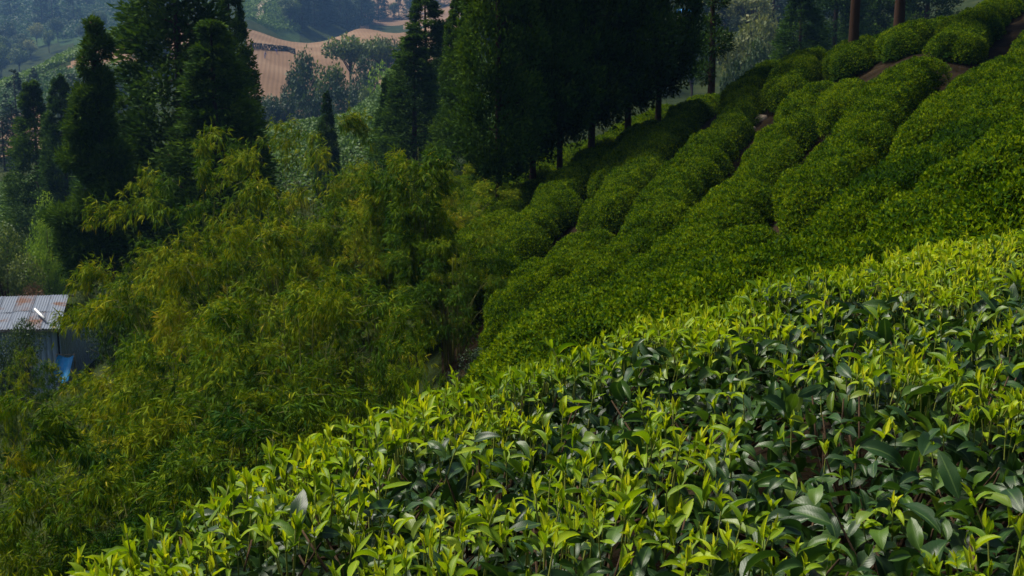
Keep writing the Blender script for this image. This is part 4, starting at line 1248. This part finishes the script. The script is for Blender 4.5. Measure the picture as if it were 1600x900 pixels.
for u, vt, d, w, lab in [(658, 186, 18.5, 120, 'tall narrow drooping bamboo sprout standing up before the conifer clump'), (612, 222, 20, 80, 'shorter drooping bamboo sprout left of the tall narrow one')]:
    p = ground_at(u, d); h = at(u, vt, d)[2] - p[2]
    w_ = w / FPX * d / 2 / .75
    root = obj('bamboo_clump', None, None, (p[0], p[1], p[2] - .05), (0, 0, u), (w_, w_, h / 4.2), lab, 'bamboo', 'tall bamboo sprouts')
    obj('foliage', BAM_TALL[0][0], root); obj('culms', BAM_TALL[0][1], root)

# low scrub between the bamboo and the hut
NEAR_SH = broad_meshes(60, 'broad_dark', far=False, base=.12, nclump=20, spread=.5)
for u, vt, d, w, lab in [(185, 425, 30, 120, 'dark leafy shrub between the hut and the ragged conifer'), (215, 400, 28, 120, 'dark shrub at the right foot of the ragged conifer'), (20, 470, 34, 120, 'dark shrub behind the left end of the tin roof'),
                         (735, 235, 36, 60, 'dull shrub on the rough ground left of the crest conifers'), (760, 530, 13.5, 130, 'dark leafy shrub in the hollow between bamboo and tea slope'), (690, 575, 12, 140, 'black-green shrub deep in the hollow behind the hedge brow')]:
    tree('leafy_shrub', NEAR_SH, u, vt, d, w, lab, 'shrub', None, unit_r=.48)

# ------------------------------------------------------------------ the tin-roofed hut
def metal_mat(name, base, rust, amt):
    m, nt, b, out = mat(name)
    n = noise(nt, 1.6, 6); n2 = noise(nt, 7, 5)
    f = nt.nodes.new('ShaderNodeMapRange'); f.inputs[1].default_value = .62 - amt; f.inputs[2].default_value = .70 - amt * .6
    nt.links.new(mathn(nt, 'ADD', mathn(nt, 'MULTIPLY', n, .7), mathn(nt, 'MULTIPLY', n2, .3)), f.inputs[0])
    nt.links.new(mixc(nt, f.outputs[0], base, rust), b.inputs['Base Color'])
    b.inputs['Roughness'].default_value = .6; b.inputs['Specular IOR Level'].default_value = .2
    return m
M['tin'] = metal_mat('weathered tin sheet', (0.13, 0.155, 0.20), (0.10, 0.05, 0.03), .06)
M['rusty'] = metal_mat('rusty tin sheet', (0.12, 0.13, 0.16), (0.11, 0.052, 0.03), .16)
M['wallblue'] = plain_mat('blue grey boards', [(0.3, (0.20, 0.25, 0.31)), (0.7, (0.32, 0.38, 0.45))], 2, .8, .01)
M['tarp'] = plain_mat('blue tarpaulin', [(0.3, (0.008, 0.19, 0.46)), (0.7, (0.015, 0.27, 0.58))], 3, .45, .05, 2)
M['wood'] = plain_mat('grey timber', [(0.3, (0.16, 0.13, 0.10)), (0.7, (0.32, 0.28, 0.23))], 6, .85, .01)
M['dark'] = plain_mat('dark interior', [(0.3, (0.01, 0.01, 0.01)), (0.7, (0.02, 0.02, 0.02))], 4, .9)
M['white'] = plain_mat('white pipe', [(0.3, (0.68, 0.68, 0.66)), (0.7, (0.8, 0.8, 0.79))], 4, .4)
HD = 40.0
eL, eR = at(-70, 516, HD - 1.6), at(92, 514, HD - 1.6)       # front eave
rL, rR = at(-45, 468, HD + 1.2), at(106, 464, HD + 1.2)      # ridge
gh = min(gz(eL[0], eL[1]), gz(eR[0], eR[1])) - .1
hut = obj('tin_hut', None, None, (float((eL[0] + eR[0]) / 2), float(eR[1] + 1), gh), label='small hut with a rusty pale tin roof among the bamboo at the left', cat='hut')
ho = np.array(hut.location)
# walls of boards
wl = obj('wall', None, hut)
mb = MB(); yb0, yb1 = eR[1] + .35, rR[1] + 2.2
zt = eR[2] - .12
wx0, wx1 = eL[0] + .2, eR[0] - .15
mb.box(np.array([(wx0 + wx1) / 2, (yb0 + yb1) / 2, (gh + zt) / 2]) - ho, (wx1 - wx0 - .06, yb1 - yb0 - .06, zt - gh))
obj('wall_core', mb.build('wall_core_mesh', [M['dark']], smooth=False), hut)
bpy.data.objects.remove(wl)
bd = MB(); bd.box((0, 0, 0), (.19, .03, 1)); bdm = bd.build('wall_board_mesh', [M['wallblue']], smooth=False)
x = wx0
while x < wx1 - .1:
    obj('wall_board', bdm, hut, np.array([x + .1, yb0 - .005 + rng.normal(0, .004), (gh + zt) / 2]) - ho, (0, 0, 0), (1, 1, (zt - gh) * rng.uniform(.985, 1)))
    x += .2
y = yb0
while y < yb1 - .1:
    obj('wall_board', bdm, hut, np.array([wx1 + .005, y + .1, (gh + zt) / 2]) - ho, (0, 0, pi / 2), (1, 1, (zt - gh)))
    y += .2
mb = MB(); wz = (gh + zt) / 2 + .1
mb.box(np.array([wx0 + (wx1 - wx0) * .55, yb0 - .03, wz]) - ho, (.8, .04, .8))
wn_ = obj('window', mb.build('window_mesh', [M['dark']], smooth=False), hut)
mb = MB(); c0 = np.array([wx0 + (wx1 - wx0) * .55, yb0 - .05, wz]) - ho
for dx, dz, sx, sz in ((0, .4, .9, .07), (0, -.4, .9, .07), (-.42, 0, .07, .74), (.42, 0, .07, .74), (0, 0, .05, .74)):
    mb.box(c0 + [dx, 0, dz], (sx, .05, sz))
obj('frame', mb.build('window_frame_mesh', [M['wood']], smooth=False), wn_)
# corrugated roof sheets, each its own piece
def corr_sheet(p00, p10, p11, p01, m, lift, nc=7):
    """corners: eave left, eave right, ridge right, ridge left"""
    nx = nc * 4 + 1; ny = 5
    s = np.linspace(0, 1, nx); t = np.linspace(0, 1, ny)
    S, T = np.meshgrid(s, t)
    Pq = (p00 * ((1 - S) * (1 - T))[..., None] + p10 * (S * (1 - T))[..., None] + p11 * (S * T)[..., None] + p01 * ((1 - S) * T)[..., None])
    nrm = unit(np.cross(p10 - p00, p01 - p00))
    Pq = Pq + nrm * (lift + .018 * np.cos(S * nc * 2 * pi))[..., None] + nrm * (.02 * vnoise(np.stack([S * 3, T * 3 + lift * 50], -1), 3))[..., None]
    i_ = np.arange(ny - 1)[:, None] * nx + np.arange(nx - 1)[None]
    q = np.stack([i_, i_ + 1, i_ + nx + 1, i_ + nx], -1).reshape(-1, 4)
    return mesh_np('roof_sheet_mesh', Pq.reshape(-1, 3) - ho, [q], None, True, [M[m]])
NS = 6
for side in (0, 1):
    a0, a1 = (eL, eR) if side == 0 else (eL + (rL - eL) * np.array([1, 2, 0]) + [.3, 0, 0], eR + (rR - eR) * np.array([1, 2, 0]) + [-.1, 0, 0])
    for k in range(NS):
        f0, f1 = k / NS - .006, (k + 1) / NS + .012
        lo0, lo1 = a0 + (a1 - a0) * f0, a0 + (a1 - a0) * f1
        hi0, hi1 = rL + (rR - rL) * f0, rL + (rR - rL) * f1
        jit = rng.normal(0, .05)
        if side == 0:
            for part_, (t0, t1) in enumerate(((-.03, .56 + jit * .5), (.48 + jit, 1.02))):
                q0, q1 = lo0 + (hi0 - lo0) * t0, lo1 + (hi1 - lo1) * t0
                q2, q3 = lo1 + (hi1 - lo1) * t1, lo0 + (hi0 - lo0) * t1
                obj('roof_sheet', corr_sheet(q0, q1, q2, q3, 'rusty' if (k + part_) % 3 == 1 else 'tin', .03 + .016 * (k % 2) + .02 * part_), hut)
        else:
            obj('roof_sheet', corr_sheet(lo1, lo0, hi0, hi1, 'rusty' if k % 2 else 'tin', .03 + .012 * (k % 2)), hut)
mb = MB(); mb.tube([eL + [0, -.05, -.06] - ho, eR + [.1, -.05, -.06] - ho], [.05, .05], 6)
obj('eave_beam', mb.build('eave_beam_mesh', [M['wood']]), hut)
pp = [at(55, 488, HD - .5), at(70, 503, HD - 1.3)]
mb = MB(); mb.tube([pp[0] + [0, 0, .12], (pp[0] + pp[1]) / 2 + [0, 0, .12], pp[1] + [0, 0, .12]], [.045, .045, .045], 8)
obj('white_pole', mb.build('white_pole_mesh', [M['white']]), label='short white pole lying on the tin roof', cat='pole')
# blue tarpaulin hung at the right corner of the hut, with folds
c0 = np.array([wx1 + .1, yb0 - .35, 0])
zt_, zb_ = at(100, 556, HD - 1.5)[2], at(100, 590, HD - 1.5)[2]
xs = np.linspace(at(86, 560, HD - 1.5)[0], at(113, 560, HD - 1.5)[0], 15); zs = np.linspace(zt_, zb_, 9)
X, Z = np.meshgrid(xs, zs)
Yq = yb0 - .3 - (zt_ - Z) * .8 + .07 * np.sin(X * 9) * (1 + (zt_ - Z)) + .05 * vnoise(np.stack([X * 4, Z * 4], -1), 2)
fr = np.stack([X, Yq, Z - .10 * np.sin((X - xs[0]) * 5)], -1); bk = fr + [0, .012, 0]
i_ = np.arange(8)[:, None] * 15 + np.arange(14)[None]
q = np.stack([i_, i_ + 15, i_ + 16, i_ + 1], -1).reshape(-1, 4)
obj('tarpaulin', mesh_np('tarpaulin_mesh', np.concatenate([fr.reshape(-1, 3), bk.reshape(-1, 3)]), [q, q[:, ::-1] + 135], None, True, [M['tarp']]), label='bright blue tarpaulin hanging at the corner of the hut', cat='tarpaulin')
# rope the tarp hangs from, tied between two stakes
rp = obj('tarpaulin_stake', None, None, tuple([xs[0], yb0 - .3, gz(xs[0], yb0 - .3)]), label='grey timber stake frame holding the blue tarpaulin', cat='stake')
for xx in (xs[0], xs[-1]):
    mb = MB(); g0 = gz(xx, yb0 - .27)
    mb.tube(np.array([[xx, yb0 - .27, g0 - .2], [xx + .01, yb0 - .27, (g0 + zt_) / 2], [xx, yb0 - .27, zt_ + .03]]) - np.array(rp.location), [.03, .028, .025], 6)
    obj('post', mb.build('stake_post_mesh', [M['wood']]), rp)
mb = MB(); mb.tube(np.array([[xs[0] - .05, yb0 - .27, zt_ + .01], [xs[-1] + .05, yb0 - .27, zt_ + .01]]) - np.array(rp.location), [.02, .02], 6)
obj('rail', mb.build('stake_rail_mesh', [M['wood']]), rp)

# a speck of blue: a sheet on the far hillside
p = ground_at(1069, 200)
mb = MB()
mb.box((0, 0, .7), (2.4, 2.0, 1.4), 1)
for sgn in (-1, 1):
    R = np.array([[1, 0, 0], [0, cos(.5), -sgn * -sin(.5)], [0, sgn * -sin(.5), cos(.5)]])
    mb.box((0, sgn * .62, 1.75), (2.9, 1.6, .06), 0, .5, R)
rt = obj('blue_shelter', mb.build('blue_shelter_mesh', [M['tarp'], M['wood']], smooth=False), None, tuple(p), (0, 0, .5), label='tiny bright blue roofed shelter high on the misty hillside at the top edge', cat='shelter')

# ------------------------------------------------------------------ haze in the valley air
hm, nt, b, out = mat('haze')
nt.nodes.remove(b)
pv = nt.nodes.new('ShaderNodeVolumePrincipled')
pv.inputs['Color'].default_value = (0.24, 0.50, 1.0, 1)
pv.inputs['Density'].default_value = 0.0003
pv.inputs['Anisotropy'].default_value = 0.2
nt.links.new(pv.outputs[0], out.inputs['Volume'])
mb = MB()
zmin, zmax = float(GZ.min()) - 1.0, float(GZ.max()) + 20
mb.box((0, 0, (zmin + zmax) / 2), (3100, 3100, zmax - zmin))
obj('haze', mb.build('haze_mesh', [hm], smooth=False), kind='stuff')
